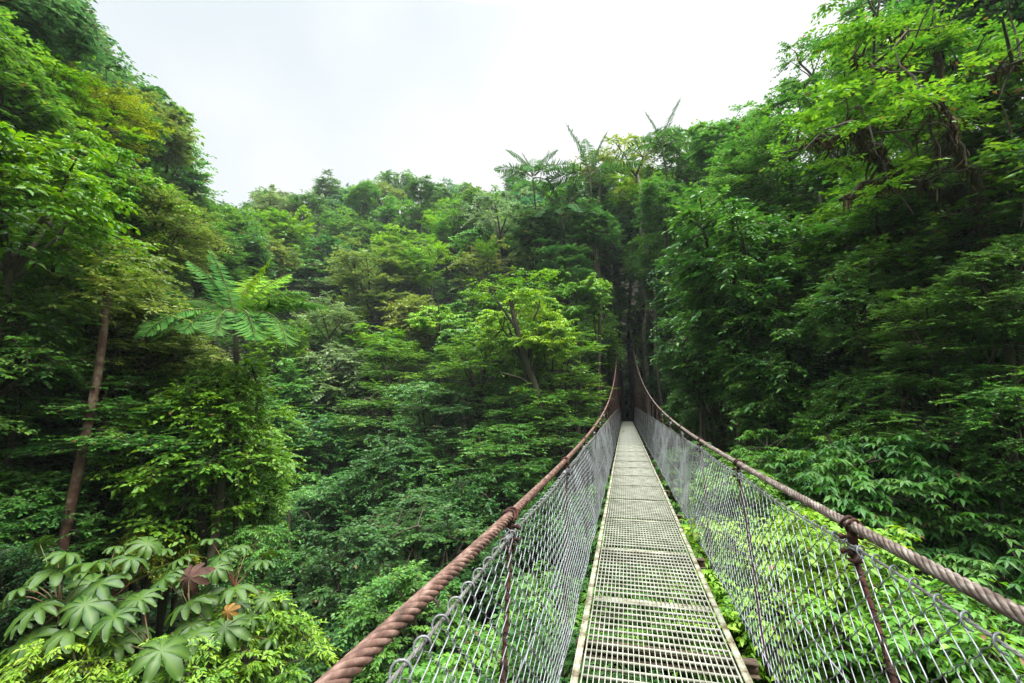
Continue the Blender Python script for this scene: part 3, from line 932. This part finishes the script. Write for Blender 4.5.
# hillside forest: jittered rows of trees standing on the terrain; rows the photo cannot see are left out
rf = random.Random(21)
placed = [(t['o'].location.x, t['o'].location.y, t['top']) for t in TREES]
cand = []
for iu in range(0, 22):
    for iv in range(-14, 18):
        u = 12 + iu * 6.2 + rf.uniform(-2, 2)
        v = iv * 6.4 + rf.uniform(-2, 2) + (3.2 if iu % 2 else 0)
        x = u * AX[0] + v * BX[0]; y = u * AX[1] + v * BX[1]
        if abs(x - XC) < 4.5 and y < 52:
            continue
        g = ground(x, y)
        r = math.hypot(x, y)
        if r < 17:
            continue
        k = rf.choice(['dome', 'dome', 'tier', 'tier', 'whorl', 'airy'])
        s = rf.uniform(0.95, 1.6) * (1 + 0.25 * (r > 60))
        hh = rf.uniform(8, 14)
        pr = k + '_m%d' % rf.randrange(3)
        Hs = P[pr][3]
        z = g + hh
        q = proj((x, y, z))
        if not q or q[0] < -90 or q[0] > 1120 or q[1] > 800:
            continue
        tp = q[1] - Hs * s * F / q[2]
        lim = skyline(q[0]) + rf.uniform(2, 30)
        if tp < lim:
            z -= (lim - tp) * q[2] / F
            if z < g + 3:
                z = g + 3
            q = proj((x, y, z))
            if q[1] - Hs * s * F / q[2] < lim - 14:
                continue
        if q[1] < 230 and q[0] > 770:
            continue
        if any((x - a) ** 2 + (y - b) ** 2 < 9 and abs(z - c) < 6 for a, b, c in placed):
            continue
        if q[0] > 840: col = rf.choice(['dark', 'deep', 'mid'])
        elif q[1] > 430: col = rf.choice(['dark', 'mid', 'dark', 'bluish'])
        else: col = rf.choice(['mid', 'mid', 'bright', 'olive', 'dark', 'bluish', 'lime', 'grey', 'mid', 'bright'])
        reg = 'far' if q[1] < 400 and q[0] < 560 else ('right' if q[0] > 700 else ('tall' if q[0] > 560 else 'low'))
        if q[0] < 190: reg = 'left'
        cand.append((q[2], q, k, col, pr, s, s * rf.uniform(0.8, 1.2), reg, rf.choice([M_BARK, M_BARK, M_PALEBARK])))
# how much of each crown is left in view, nearest first
GW, GH = 256, 171
buf = np.zeros((GH, GW), bool)
gy, gx = np.mgrid[0:GH, 0:GW] * 4.0 + 2
items = [(t['D'], t['px'], t['py'], t['rw'], t['rh'], None) for t in TREES] + [(c[0], c[1][0], c[1][1], P[c[4]][2] * c[5] * F / c[0], P[c[4]][3] * c[6] * F / c[0], c) for c in cand]
items.sort(key=lambda i: i[0])
keep = []
for D, px, py, rw, rh, c in items:
    m_ = ((gx - px) / (rw * .8)) ** 2 + ((gy - py) / (rh * .8)) ** 2 < 1
    seen = (m_ & ~buf).sum()
    buf |= m_
    if c is not None and seen > 5:
        keep.append((seen, c))
keep.sort(key=lambda k: -k[0])
room = 292 - len(TREES) - 14
for seen, (D, q, k, col, pr, s, s2, reg, bk) in keep[:room]:
    T(q[0], q[1], q[2], k, col, pr, s, s2, region=reg, m=bk)
fill = len(keep)
print('fill trees', fill, 'all', len(TREES))

# ------------------------------------------------------------------ palms
LEAFLET = (np.array([[0, 0, 0], [-.5, .3, .05], [.5, .3, .05], [-.45, .65, -.06], [.45, .65, -.06], [0, 1, -.30]]),
           np.array([[0, 2, 1], [1, 2, 4], [1, 4, 3], [3, 4, 5]]))


def frond_mesh(name, seed, Ln=3.2, n=36, leaflet=0.92, wd=0.074, curl=0.9, up=0.9, m=None, dens=1.0):
    """arched frond leaving the origin along +X"""
    rs = RS(seed)
    mb = MB()
    t = np.linspace(0, 1, 18)
    ang = up - curl * 1.4 * t
    ds = Ln / 17
    xz = np.cumsum(np.stack([np.cos(ang), np.sin(ang)], -1) * ds, axis=0)
    p = np.stack([xz[:, 0], 0.06 * Ln * np.sin(t * 2) * rs.normal(), xz[:, 1]], -1) if False else np.stack([xz[:, 0], 0 * t, xz[:, 1]], -1)
    tb = MB()
    tb.tube(p, np.linspace(0.035, 0.006, 18), 5)
    k = np.linspace(0.16, 0.99, n)
    pos = np.stack([np.interp(k, t, p[:, q]) for q in range(3)], -1)
    tan = norm(np.stack([np.cos(up - curl * 1.4 * k), 0 * k, np.sin(up - curl * 1.4 * k)], -1))
    up_n = norm(np.cross(tan, np.array([0, 1.0, 0])) * -1)
    for s in (-1, 1):
        d = tan * 0.42 + np.array([0, s, 0]) * 1.0 + up_n * 0.05
        d = d + rs.normal(0, 0.10, d.shape)
        d[:, 2] -= 0.30 + 0.40 * k
        ll = leaflet * np.sin(np.clip(k * 0.95 + 0.12, 0, 1) * PI) ** 0.55 * (0.9 + 0.2 * rs.rand(n))
        c = np.stack([rs.rand(n), np.clip(0.5 + rs.normal(0, .12, n), 0, 1), rs.rand(n) * 0.97], -1)
        add_leaves(mb, pos, d, up_n + rs.normal(0, 0.1, d.shape), ll, np.full(n, wd), LEAFLET, c)
    return mb.mesh(name, m or M_FROND, smooth=False), tb.mesh(name + '_rib', M_RIB)


FR = [frond_mesh('frond_arched', 1), frond_mesh('frond_drooping', 2, up=0.5, curl=1.2), frond_mesh('frond_upright', 3, up=1.3, curl=0.6),
      frond_mesh('frond_small', 4, Ln=2.4, n=26, leaflet=0.5, up=0.7, curl=1.0), frond_mesh('frond_spear', 6, Ln=3.4, n=30, leaflet=0.62, wd=0.085, up=1.38, curl=0.28)]


def palm(px, py, D, fronds, col, label, scale=1.0, group=None, trunk_m=M_BARK, name='palm_tree', r=0.085):
    c = at(px, py, D)
    g = min(ground(c.x, c.y), c.z - 3)
    root = empty(name, (c.x, c.y, g))
    h = c.z - g
    link('trunk', trunk_mesh(h, r, r * 0.75, int(px), trunk_m), root)
    right = RM @ Vector((1, 0, 0))
    a0 = math.atan2(right.y, right.x)
    for (az, tp, sc_, cc) in fronds:
        me, rib = FR[tp]
        base = COLS[cc] if cc else (COLS[col] if isinstance(col, str) else col)
        o = link('frond', me, root, loc=(0, 0, h), rot=(rnd.uniform(-.15, .15), 0, a0 + math.radians(az)), scale=(scale * sc_,) * 3, color=[q * rnd.uniform(.9, 1.1) for q in base])
        link('frond_rib', rib, o)
    tag(root, label, 'palm', group)
    return root


palm(236, 324, 12.6, [(170, 4, 0.8, None), (20, 4, 0.75, 'lime'), (178, 2, 0.85, None), (150, 0, 0.8, None), (95, 2, 0.9, 'lime'), (60, 2, 0.85, 'lime'), (12, 0, 0.85, None), (-15, 0, 0.95, None), (-50, 1, 1.0, None),
                      (-90, 1, 0.8, None), (-130, 1, 0.9, None), (200, 1, 0.8, None), (120, 0, 0.8, None), (-70, 1, 0.9, None), (-30, 1, 1.05, None), (35, 0, 1.0, None), (225, 1, .9, None), (-110, 1, .95, None), (165, 0, .9, None)],
     (0.055, 0.15, 0.03), 'big palm with long arching fronds on the left slope, pale young frond upright', 0.86)
full = [(a, t, rnd.uniform(.8, 1.1), None) for a, t in ((0, 0), (40, 1), (80, 2), (125, 0), (170, 0), (215, 1), (260, 1), (310, 1), (20, 2), (150, 2))]
palm(533, 178, 38, full + [(170, 4, 0.6, None)], 'dark', 'leftmost palm poking above the treeline, behind the lime tree', 1.3, 'palms above the treeline')
palm(590, 176, 37, [(170, 4, 1.15, None), (10, 4, 1.0, None), (100, 4, 1.1, None), (170, 1, 1.1, None), (5, 0, 1.2, None), (200, 1, 1, None), (-30, 1, 1, None), (60, 0, 1, None)], 'dark',
     'palm with one stiff blue green frond straight up against the sky', 1.3, 'palms above the treeline')
palm(662, 146, 36, [(10, 4, 1.1, None), (160, 4, 0.8, None), (0, 1, 1, None), (180, 1, 1, None), (230, 1, 1, None), (300, 1, 1, None)], 'dark',
     'palm whose thin upright frond tops the tall trees right of centre', 1.2, 'palms above the treeline')
palm(563, 218, 36, [(0, 4, 1, None), (180, 4, .9, None)] + full + [(230, 1, 1, None), (280, 1, 1.1, None), (330, 1, 1, None)], 'deep', 'dark drooping palm in front of the tall trees', 1.25, 'palms among the tall trees')
palm(740, 215, 24, [(25, 4, 1.1, None), (30, 0, 1.0, None), (150, 0, .9, None), (180, 1, .9, None), (0, 1, .9, None), (-60, 1, .9, None)], 'mid',
     'palm with grey green fronds left of the layered tree on the right bank', 0.9, 'palms among the tall trees')
palm(700, 250, 34, full[:7], 'mid', 'low palm half hidden behind the glossy dark tree', 0.85, 'palms among the tall trees')
palm(405, 262, 62, full[:8], 'bright', 'small palm on the far hillside with pale hanging fronds', 0.9, 'palms on the far hillside')
palm(488, 262, 44, [(a, 2, 1.0, None) for a in (0, 60, 120, 180, 240, 300, 90)], 'bright', 'upright banana like palm among the branches right of the hillside', 0.8)
palm(75, 400, 13.5, full[:8], 'dark', 'dark palm in the shade behind the reddish trunk on the left', 0.75)
palm(300, 560, 24, full[:7], 'dark', 'dark tree fern in the bottom of the gorge', 0.6, name='tree_fern')

# flower spike tree on the hillside (rusty seed head)
c = at(316, 262, 60)
sp = empty('flowering_palm', (c.x, c.y, ground(c.x, c.y)))
hh = c.z - ground(c.x, c.y)
link('trunk', trunk_mesh(max(3, hh), 0.14, 0.10, 5, M_PALEBARK), sp)
mb = MB(); rs = RS(9)
mm = 260
dv = norm(rs.normal(0, 1, (mm, 3)))
dv[:, 2] *= 1.0
add_leaves(mb, dv * np.array([.25, .25, .7]), dv + np.array([0, 0, -.4]), np.tile([0, 0, 1.0], (mm, 1)) + rs.normal(0, .3, (mm, 3)), 0.42, 0.16, LT4, rs.rand(mm, 3))
link('seed_head', mb.mesh('seed_head', M_SEED, False), sp, loc=(0, 0, hh + 1.2))
for a in range(6):
    o = link('frond', FR[3][0], sp, loc=(0, 0, hh + 0.1), rot=(0, 0, a * 1.05), scale=(.7,) * 3, color=COLS['mid'])
    link('frond_rib', FR[3][1], o)
tag(sp, 'slim palm on the far hillside carrying a rusty brown seed head', 'palm')

# ------------------------------------------------------------------ large lobed leaves, lower left
def lobed_leaf(seed, R=0.42, lobes=9):
    rs = RS(seed)
    V, Tt = [[0, 0, 0.02]], []
    span = 2 * PI * 0.90
    for i in range(lobes):
        a = -span / 2 + span * i / (lobes - 1) + rs.normal(0, 0.03)
        ln = R * (0.70 + 0.35 * math.cos(a * 0.5) ** 1.2) * (0.84 + 0.24 * rs.rand())
        b = len(V)
        hw = span / lobes * 0.52
        ca, sa = math.cos(a), math.sin(a)
        prof = [(0.34, 0.36 * hw * 1.06, 0.010), (0.60, 0.62 * hw * 0.98, 0.0), (0.82, 0.66 * hw * 0.74, -0.05), (0.93, 0.30 * hw, -0.085)]
        for (r, wd, z) in prof:
            zz = z * R / 0.42 * (1 + 0.3 * rs.rand()) - 0.04 * r * r
            x, y = r * ln, wd * ln
            V.append([x * ca, x * sa, zz])
            V.append([x * ca - y * sa, x * sa + y * ca, zz + 0.034 * R / .42])
            V.append([x * ca + y * sa, x * sa - y * ca, zz + 0.034 * R / .42])
        V.append([ln * ca, ln * sa, -0.12 * R / 0.42])
        Tt += [[0, b, b + 1], [0, b + 2, b]]
        for q in range(3):
            m0, l0, r0 = b + 3 * q, b + 3 * q + 1, b + 3 * q + 2
            m1, l1, r1 = m0 + 3, l0 + 3, r0 + 3
            Tt += [[m0, m1, l1], [m0, l1, l0], [m0, r0, r1], [m0, r1, m1]]
        Tt += [[b + 9, b + 12, b + 10], [b + 9, b + 11, b + 12]]
    return np.array(V), np.array(Tt)


def orient(V, n, yaw):
    n = Vector(n).normalized()
    q = n.to_track_quat('Z', 'Y').to_matrix() @ Matrix.Rotation(yaw, 3, 'Z')
    return V @ np.array(q).T


c0 = at(135, 640, 7.2)
gz = ground(c0.x, c0.y)
cec = empty('broad_leaf_tree', (c0.x, c0.y, gz))
tag(cec, 'small tree with huge lobed umbrella leaves, one dead brown, bottom left corner', 'tree')
b0 = np.array([c0.x, c0.y, gz])
tb = MB(); tb.tube(np.array([b0, b0 * .5 + np.array(c0) * .5 + [0.2, 0, 0], np.array(c0) + [0, 0, -0.9]]) - b0, [0.12, 0.09, 0.07], 8)
link('trunk', tb.mesh('trunk', M_BARK), cec)
lb = MB(); bm_ = MB(); pt = MB(); rs = RS(44)
hub = np.array(c0) + [0, 0, -0.9] - b0
tips = [(105, 590, 7.0), (60, 600, 6.6), (190, 600, 7.4), (235, 575, 7.8), (150, 640, 6.3), (90, 660, 6.3), (215, 625, 6.8)]
lspots = [(95, 565, 6.8, 1.0), (55, 572, 6.7, .9), (130, 560, 7.2, 1.0), (40, 608, 6.4, 1.05), (85, 605, 6.3, 1.1), (70, 632, 6.1, 1.1), (30, 640, 6.2, 1.0), (115, 618, 6.2, 1.0),
          (160, 652, 5.8, 1.1), (140, 600, 6.6, 1.0), (165, 580, 7.2, .9), (150, 545, 7.8, .9), (200, 575, 7.2, 1.0), (222, 556, 7.7, .9), (240, 548, 8.0, .8), (262, 562, 8.2, .8),
          (190, 605, 6.8, 1.1), (235, 590, 7.2, 1.0), (225, 628, 6.6, 1.05), (195, 635, 6.4, .9), (265, 600, 7.6, .8), (100, 585, 6.6, .9), (250, 620, 7.0, .8), (180, 560, 7.8, .8),
          (120, 645, 6.3, .9), (58, 560, 7.3, .8), (210, 540, 8.2, .7), (20, 590, 7.0, .8), (270, 640, 7.2, .7)]
lspots += [(px + rnd.uniform(-26, 26), py + rnd.uniform(-18, 22), D + rnd.uniform(.1, .7), s * rnd.uniform(.7, .95)) for (px, py, D, s) in lspots[:29]]
lspots += [(px + rnd.uniform(-30, 30), py + rnd.uniform(-14, 26), D + rnd.uniform(.3, .9), s * rnd.uniform(.5, .8)) for (px, py, D, s) in lspots[:22]]
for (px, py, D) in tips:
    e = np.array(at(px, py + 12, D)) - b0
    limb(bm_, hub, e, 0.035, 0.02, rs, 0.05, 6, 8, 0.06)
tipw = [np.array(at(px, py + 12, D)) - b0 for (px, py, D) in tips]
dead = orange = None
for i, (px, py, D, s) in enumerate(lspots):
    cpt = np.array(at(px, py, D)) - b0
    k = np.argmin([np.linalg.norm(cpt - q) for q in tipw])
    tp = tipw[k]
    limb(pt, tp, cpt, 0.010, 0.007, rs, 0.12, 5, 6, 0.02)
    outd = cpt - tp
    nrm = norm(np.array([outd[0] * .55, outd[1] * .55, 1.0]) + rs.normal(0, .22, 3) + np.array([.05, -.25, 0]))
    V, Tt = lobed_leaf(i, 0.36 * s, rs.choice([9, 9, 10, 8]))
    V = orient(V, nrm, math.atan2(outd[1], outd[0]) + rs.normal(0, .2))
    lr, lg = rs.rand() * .55, rs.rand() * .6
    cc = np.tile([lr, lg, 0.3], (len(V), 1))
    rib = (np.arange(len(V)) - 1) % 13
    cc[(rib == 0) | (rib == 3) | (rib == 6) | (rib == 9) | (np.arange(len(V)) == 0)] = [0.75, 0.8, 0.3]
    lb.add(V + cpt, tris=Tt, col=cc)
link('crown', lb.mesh('crown', M_CECR, False), cec, color=(0.042, 0.098, 0.015))
link('branches', bm_.mesh('branches', M_BARK), cec)
link('leaf_stalks', pt.mesh('leaf_stalks', noise_mat('red_stalk', (0.09, 0.11, 0.045), (0.15, 0.04, 0.025), 2)), cec)
for (px, py, D, s, m_, nm, lab) in ((190, 578, 6.6, .62, M_DEAD, 'dead_leaf', 'shrivelled brown leaf'), (228, 612, 6.5, .34, M_ORANGE, 'withered_leaf', 'orange withered leaf')):
    mb = MB(); V, Tt = lobed_leaf(77, .42 * s, 8)
    V[:, 2] -= 1.6 * (V[:, 0] ** 2 + V[:, 1] ** 2)
    cpt = np.array(at(px, py, D)) - b0
    mb.add(orient(V, (0.3, -0.8, 0.5), 1.0) + cpt, tris=Tt)
    link(nm, mb.mesh(nm, m_, False), cec)['label'] = lab

# feathery lime shrubs beneath it
T(60, 690, 6.0, 'fine', 'lime', 'fine_n', 0.42, region='left', name='shrub', label='lime feathery shrub under the huge lobed leaves, bottom left corner')
T(175, 690, 6.2, 'fine', 'lime', 'fine_n', 0.42, region='left', name='shrub', label='lime feathery shrub below the dead brown leaf')
T(250, 650, 7.4, 'fine', 'lime', 'fine_n', 0.5, region='left', name='shrub', label='lime feathery shrub right of the huge lobed leaves')
T(150, 555, 10.5, 'fine', 'yellow', 'fine_n', 0.42, region='left', name='shrub', label='yellow green shrub just above the huge lobed leaves')
T(255, 560, 11, 'fine', 'mid', 'fine_n', 0.5, region='left', name='shrub')
T(15, 590, 8.6, 'dome', 'deep', 'dome_n2', 0.4, region='left', name='shrub')

# ------------------------------------------------------------------ single trunks the photo shows
def bare_trunk(name, pts, r, m, label, cat='tree', sides=8):
    P3 = [np.array(at(*q)) for q in pts]
    g = ground(P3[0][0], P3[0][1])
    base = np.array([P3[0][0], P3[0][1], min(g, P3[0][2] - 0.3)])
    P3 = [base] + P3
    root = empty(name, base)
    # smooth polyline
    P3 = np.array(P3)
    t = np.linspace(0, len(P3) - 1, len(P3) * 5)
    q = np.stack([np.interp(t, np.arange(len(P3)), P3[:, i]) for i in range(3)], -1)
    for _ in range(2):
        q[1:-1] = (q[:-2] + q[1:-1] * 2 + q[2:]) / 4
    mb = MB(); mb.tube(q - base, np.linspace(r[0], r[1], len(q)), sides)
    link('trunk', mb.mesh('trunk', m), root)
    tag(root, label, cat)
    return root, base


def leafy(root, base, spots, col, leaf=0.14, padR=0.5, n_tw=9, n_lf=8, mesh_m=None, ratio=.5, droop=.5, seed=1, name='crown'):
    mb = MB(); rs = RS(seed)
    C = np.array([np.array(at(*q[:3])) - base for q in spots])
    O = rs.normal(0, 1, C.shape)
    sprays(mb, rs, C, O, padR, n_tw, n_lf, leaf, ratio, LT4, droop)
    link(name, mb.mesh(name, mesh_m or M_LEAF, False), root, color=COLS[col] if isinstance(col, str) else col)


r_, b_ = bare_trunk('tree', [(60, 560, 9.6), (72, 500, 9.8), (85, 440, 10), (97, 380, 10.4), (104, 330, 10.8), (108, 280, 11.3)], (0.115, 0.07), M_REDBARK,
                    'leaning reddish brown trunk rising behind the huge lobed leaves on the left')
leafy(r_, b_, [(108 + rnd.uniform(-55, 55), 290 + rnd.uniform(-45, 25), 11 + rnd.uniform(-1, 1)) for _ in range(34)], 'olive', padR=0.6)
r_, b_ = bare_trunk('tree', [(4, 500, 10), (12, 440, 10.5), (20, 380, 11), (22, 330, 11.6)], (0.10, 0.06), M_BARK, 'thin dark leaning trunk at the left edge of the photo')
leafy(r_, b_, [(22 + rnd.uniform(-40, 40), 330 + rnd.uniform(-30, 20), 11.5 + rnd.uniform(-1, 1)) for _ in range(16)], 'mid', padR=0.6, seed=2)
r_, b_ = bare_trunk('tree', [(545, 430, 25), (535, 385, 25), (522, 350, 25), (514, 318, 25), (510, 295, 25.5)], (0.26, 0.10), M_BARK, 'dark forked trunk in front of the lime crown left of the bridge')
mb = MB(); rs = RS(3)
for a, b in (((522, 350, 25), (540, 300, 25)), ((514, 325, 25), (490, 290, 25)), ((535, 385, 25), (500, 372, 24)), ((530, 370, 25), (560, 330, 25))):
    limb(mb, np.array(at(*a)) - b_, np.array(at(*b)) - b_, 0.09, 0.03, rs, 0.1)
link('branches', mb.mesh('branches', M_BARK), r_)
leafy(r_, b_, [(540 + rnd.uniform(-30, 35), 410 + rnd.uniform(-25, 25), 24.6 + rnd.uniform(-.8, .8)) for _ in range(14)] + [(515 + rnd.uniform(-40, 45), 285 + rnd.uniform(-14, 14), 25 + rnd.uniform(-1, 1)) for _ in range(16)], 'bright', 0.19, 0.9, seed=3)
r_, b_ = bare_trunk('tree', [(647, 370, 40), (643, 335, 40), (648, 305, 40), (641, 283, 40), (649, 258, 40), (640, 232, 40), (643, 205, 40), (638, 175, 41)], (0.19, 0.09), M_PALEBARK,
                    'pale crooked trunk hung with climbing leaves above the end of the bridge')
leafy(r_, b_, [(640 + rnd.uniform(-14, 14), 380 - i * 7, 40 + rnd.uniform(-.6, .6)) for i in range(20)], 'olive', 0.22, 0.55, 6, 5, seed=4, droop=1.2)
r_, b_ = bare_trunk('tree', [(632, 390, 44), (628, 330, 44), (632, 260, 43), (634, 200, 43)], (0.22, 0.12), M_BARK, 'straight dark trunk left of the pale crooked one')
leafy(r_, b_, [(632 + rnd.uniform(-22, 22), 195 + rnd.uniform(-18, 25), 43 + rnd.uniform(-1, 1)) for _ in range(12)], 'yellow', 0.24, 1.0, seed=5)
r_, b_ = bare_trunk('tree', [(750, 440, 20), (748, 400, 20), (752, 360, 20), (748, 300, 20)], (0.20, 0.12), M_BARK, 'dark upright trunk right of the bridge end, under glossy leaves')
leafy(r_, b_, [(750 + rnd.uniform(-30, 30), 300 + rnd.uniform(-30, 30), 19.5 + rnd.uniform(-1, 1)) for _ in range(12)], 'dark', 0.18, 0.8, seed=6)
r_, b_ = bare_trunk('tree', [(728, 240, 33), (722, 210, 33), (716, 180, 33), (722, 160, 33), (716, 140, 33)], (0.14, 0.08), M_PALEBARK, 'thin pale bare trunk against the sky right of centre')
leafy(r_, b_, [(716 + rnd.uniform(-22, 22), 140 + rnd.uniform(-12, 18), 33 + rnd.uniform(-1, 1)) for _ in range(10)], 'mid', 0.2, 0.8, seed=7)
r_, b_ = bare_trunk('tree', [(290, 610, 20), (290, 570, 20), (289, 530, 20.5), (288, 500, 21)], (0.09, 0.06), M_BARK, 'slender bare trunk standing in the dark gap at the gorge bottom')
leafy(r_, b_, [(288 + rnd.uniform(-22, 22), 500 + rnd.uniform(-18, 12), 20.5 + rnd.uniform(-1, 1)) for _ in range(10)], 'mid', 0.17, 0.7, seed=8)

# mossy old tree with crooked limbs, upper right
r_, b_ = bare_trunk('mossy_tree', [(1030, 420, 10.8), (1010, 330, 10.8), (985, 250, 11.2), (960, 190, 11.6), (955, 150, 11.8)], (0.22, 0.14), M_BARK,
                    'old mossy tree with crooked dark limbs spreading across the upper right')
mb = MB(); ms = MB(); rs = RS(12)
LIMBS = [((960, 190, 13.8), (905, 110, 13.5), (860, 95, 13)), ((955, 150, 14), (975, 90, 13.2), (1020, 60, 12.5)), ((970, 215, 13.6), (900, 175, 13), (840, 200, 12.6)),
         ((955, 160, 14), (920, 60, 14), (880, 20, 14.5)), ((975, 230, 13.5), (1010, 180, 12.5), (1060, 170, 12)),
         ((905, 110, 13.5), (870, 130, 13), (800, 140, 13)), ((900, 175, 13), (870, 150, 12.7), (850, 110, 12.6)),
         ((955, 150, 14), (930, 100, 14), (940, 20, 14)), ((985, 250, 13.4), (960, 130, 12), (920, 100, 11.6)), ((905, 110, 13.5), (890, 70, 13.3), (850, 60, 13.2))]
for q in LIMBS:
    a, m1, e1 = [np.array(at(k[0], k[1], k[2] - 2.2)) - b_ for k in q]
    t = np.linspace(0, 1, 16)
    p = ((1 - t) ** 2)[:, None] * a + (2 * t * (1 - t))[:, None] * (m1 * 1.5 - a * .25 - e1 * .25) + (t ** 2)[:, None] * e1
    p[1:-1] += rs.normal(0, 0.07, (14, 3))
    mb.tube(p, np.linspace(0.15, 0.035, 16), 6)
    for k in range(4, 16, 1):
        e = p[k] + rs.normal(0, 0.7, 3)
        limb(mb, p[k], e, 0.04, 0.01, rs, 0.1, 4, 5, .12)
    # moss tufts hanging from the limb
    nn = 420
    idx = rs.randint(0, 15, nn)
    f = rs.rand(nn)[:, None]
    pp = p[idx] * (1 - f) + p[np.minimum(idx + 1, 15)] * f + rs.normal(0, 0.06, (nn, 3))
    dd = rs.normal(0, 0.35, (nn, 3)) + np.array([0, 0, -1.0])
    add_leaves(ms, pp, dd, rs.normal(0, 1, (nn, 3)), 0.10 + 0.30 * rs.rand(nn) ** 2, 0.035, LT4, rs.rand(nn, 3))
link('branches', mb.mesh('branches', M_BARK), r_)
link('hanging_moss', ms.mesh('hanging_moss', M_MOSS, False), r_)
sp_ = []
for q in LIMBS:
    e1 = q[2]; m1 = q[1]
    for _ in range(11):
        f = rs.rand()
        sp_.append((e1[0] * (1 - f) + m1[0] * f + rs.normal(0, 22), e1[1] * (1 - f) + m1[1] * f - 14 + rs.normal(0, 14), (e1[2] * (1 - f) + m1[2] * f) - 2.0 + rs.normal(0, .6)))
leafy(r_, b_, sp_, (0.072, 0.205, 0.025), 0.14, 0.62, 10, 9, seed=13)

# vines hanging on the right and over the far end
vine_spots = [((845, 110, 14), (842, 200, 14)), ((985, 60, 11), (990, 330, 11)), ((960, 90, 11.5), (958, 280, 11.5)), ((1005, 120, 10.5), (1008, 380, 10.5)), ((612, 250, 41), (606, 350, 41)), ((655, 230, 40), (657, 330, 40)),
              ((700, 170, 36), (704, 260, 36)), ((930, 40, 13), (925, 170, 13))]
for i, (a, b) in enumerate(vine_spots):
    A = np.array(at(*a)); B = np.array([A[0], A[1], at(*b).z])
    t = np.linspace(0, 1, 14)[:, None]
    p = A * (1 - t) + B * t
    p[:, :2] += np.cumsum(RS(i).normal(0, 0.03, (14, 2)), axis=0)
    root = empty('hanging_vine', A)
    mb = MB(); mb.tube(p - A, 0.02, 4)
    link('stem', mb.mesh('stem', M_MOSS), root)
    mb = MB(); rs = RS(i)
    n = 160
    k = rs.randint(0, 13, n); f = rs.rand(n)[:, None]
    pp = p[k] * (1 - f) + p[k + 1] * f - A
    dd = rs.normal(0, .6, (n, 3)) + np.array([0, 0, -.6])
    add_leaves(mb, pp, dd, rs.normal(0, 1, (n, 3)), 0.12 if i in (0, 1, 2, 3, 7) else 0.25, 0.07 if i in (0, 1, 2, 3, 7) else .14, LT4, rs.rand(n, 3) * .97)
    link('leaves', mb.mesh('leaves', M_LEAF, False), root, color=COLS['dark'])
    where = ['in the leafy left side of the mossy tree', 'right of the thickest mossy limb', 'crossing the middle of the mossy limbs', 'furthest right in front of the dark bank',
             'just left of the far bridge end', 'just right of the pale crooked trunk', 'beside the thin pale bare trunk', 'in the topmost mossy branches'][i]
    tag(root, 'thin leafy vine hanging ' + where, 'vine', 'vines hanging from the trees')

# ------------------------------------------------------------------ undergrowth that nobody could count
mb = MB(); rs = RS(99)
xs, ys, zs = [], [], []
while len(xs) < 24000:
    u = rs.uniform(-12, 130); v = rs.uniform(-60, 75)
    x = u * AX[0] + v * BX[0]; y = u * AX[1] + v * BX[1]
    if abs(x - XC) < 1.6 and y > 40: continue
    r = math.hypot(x, y)
    if rs.rand() > 45 / (r + 5): continue
    z = ground(x, y)
    xs.append(x); ys.append(y); zs.append(z + 0.2 + (5.0 * rs.rand() ** 2 if r > 14 else 0.4))
C = np.stack([xs, ys, zs], -1)
sprays(mb, rs, C, rs.normal(0, 1, C.shape), 1.1 * (0.6 + rs.rand(len(C))), 6, 5, 0.42, 0.4, LT4, 0.4, lift=0.5)
tag(link('undergrowth', mb.mesh('undergrowth', M_LEAF, False), color=COLS['dark']), 'dark leafy undergrowth covering the steep forest floor', 'undergrowth', kind='stuff')

# ------------------------------------------------------------------ damp air over the valley
hm, hN, hL = mat('damp_air')
pv = hN('ShaderNodeVolumePrincipled')
pv.inputs['Color'].default_value = (0.90, 0.95, 1.0, 1)
pv.inputs['Density'].default_value = 0.0004
pv.inputs['Anisotropy'].default_value = 0.2
ho = hN('ShaderNodeOutputMaterial')
hL(pv.outputs[0], ho.inputs['Volume'])
mb = MB()
zg = [ground(x, y) for x in range(-250, 251, 10) for y in range(-250, 251, 10)]
z0, z1 = min(zg) - 3, max(max(zg), max(t['top'] + t['rh'] * t['D'] / F for t in TREES)) + 4
mb.box((0, 0, (z0 + z1) / 2), (504, 504, z1 - z0))
tag(link('haze', mb.mesh('haze', hm, False)), 'thin damp air hanging over the valley', 'haze', kind='stuff')

# ------------------------------------------------------------------ labels
ORD = ['leftmost', 'second from left', 'third from left', 'fourth from left', 'fifth from left', 'sixth from left', 'seventh from left', 'eighth from left', 'ninth from left', 'tenth from left',
       'eleventh from left', 'twelfth from left', 'thirteenth from left', 'fourteenth from left']
from collections import defaultdict
G = defaultdict(list)
for t in TREES:
    if t['label']:
        tag(t['o'], t['label'], 'shrub' if t['o'].name.startswith('shrub') else 'tree', t['group'])
        continue
    G[(t['region'], t['kind'], t['col'])].append(t)
for (reg, kind, col), ts in G.items():
    ts.sort(key=lambda t: t['px'])
    where, grp = REG[reg]
    for i, t in enumerate(ts):
        noun = 'shrub' if t['o'].name.startswith('shrub') else 'tree'
        lab = '%s %s %s %s' % (CN[col], SHN[kind], noun, where)
        if len(ts) > 1:
            lab += ', %s of its look' % (ORD[i] if i < len(ORD) else 'rightmost')
        tag(t['o'], lab, noun, grp)
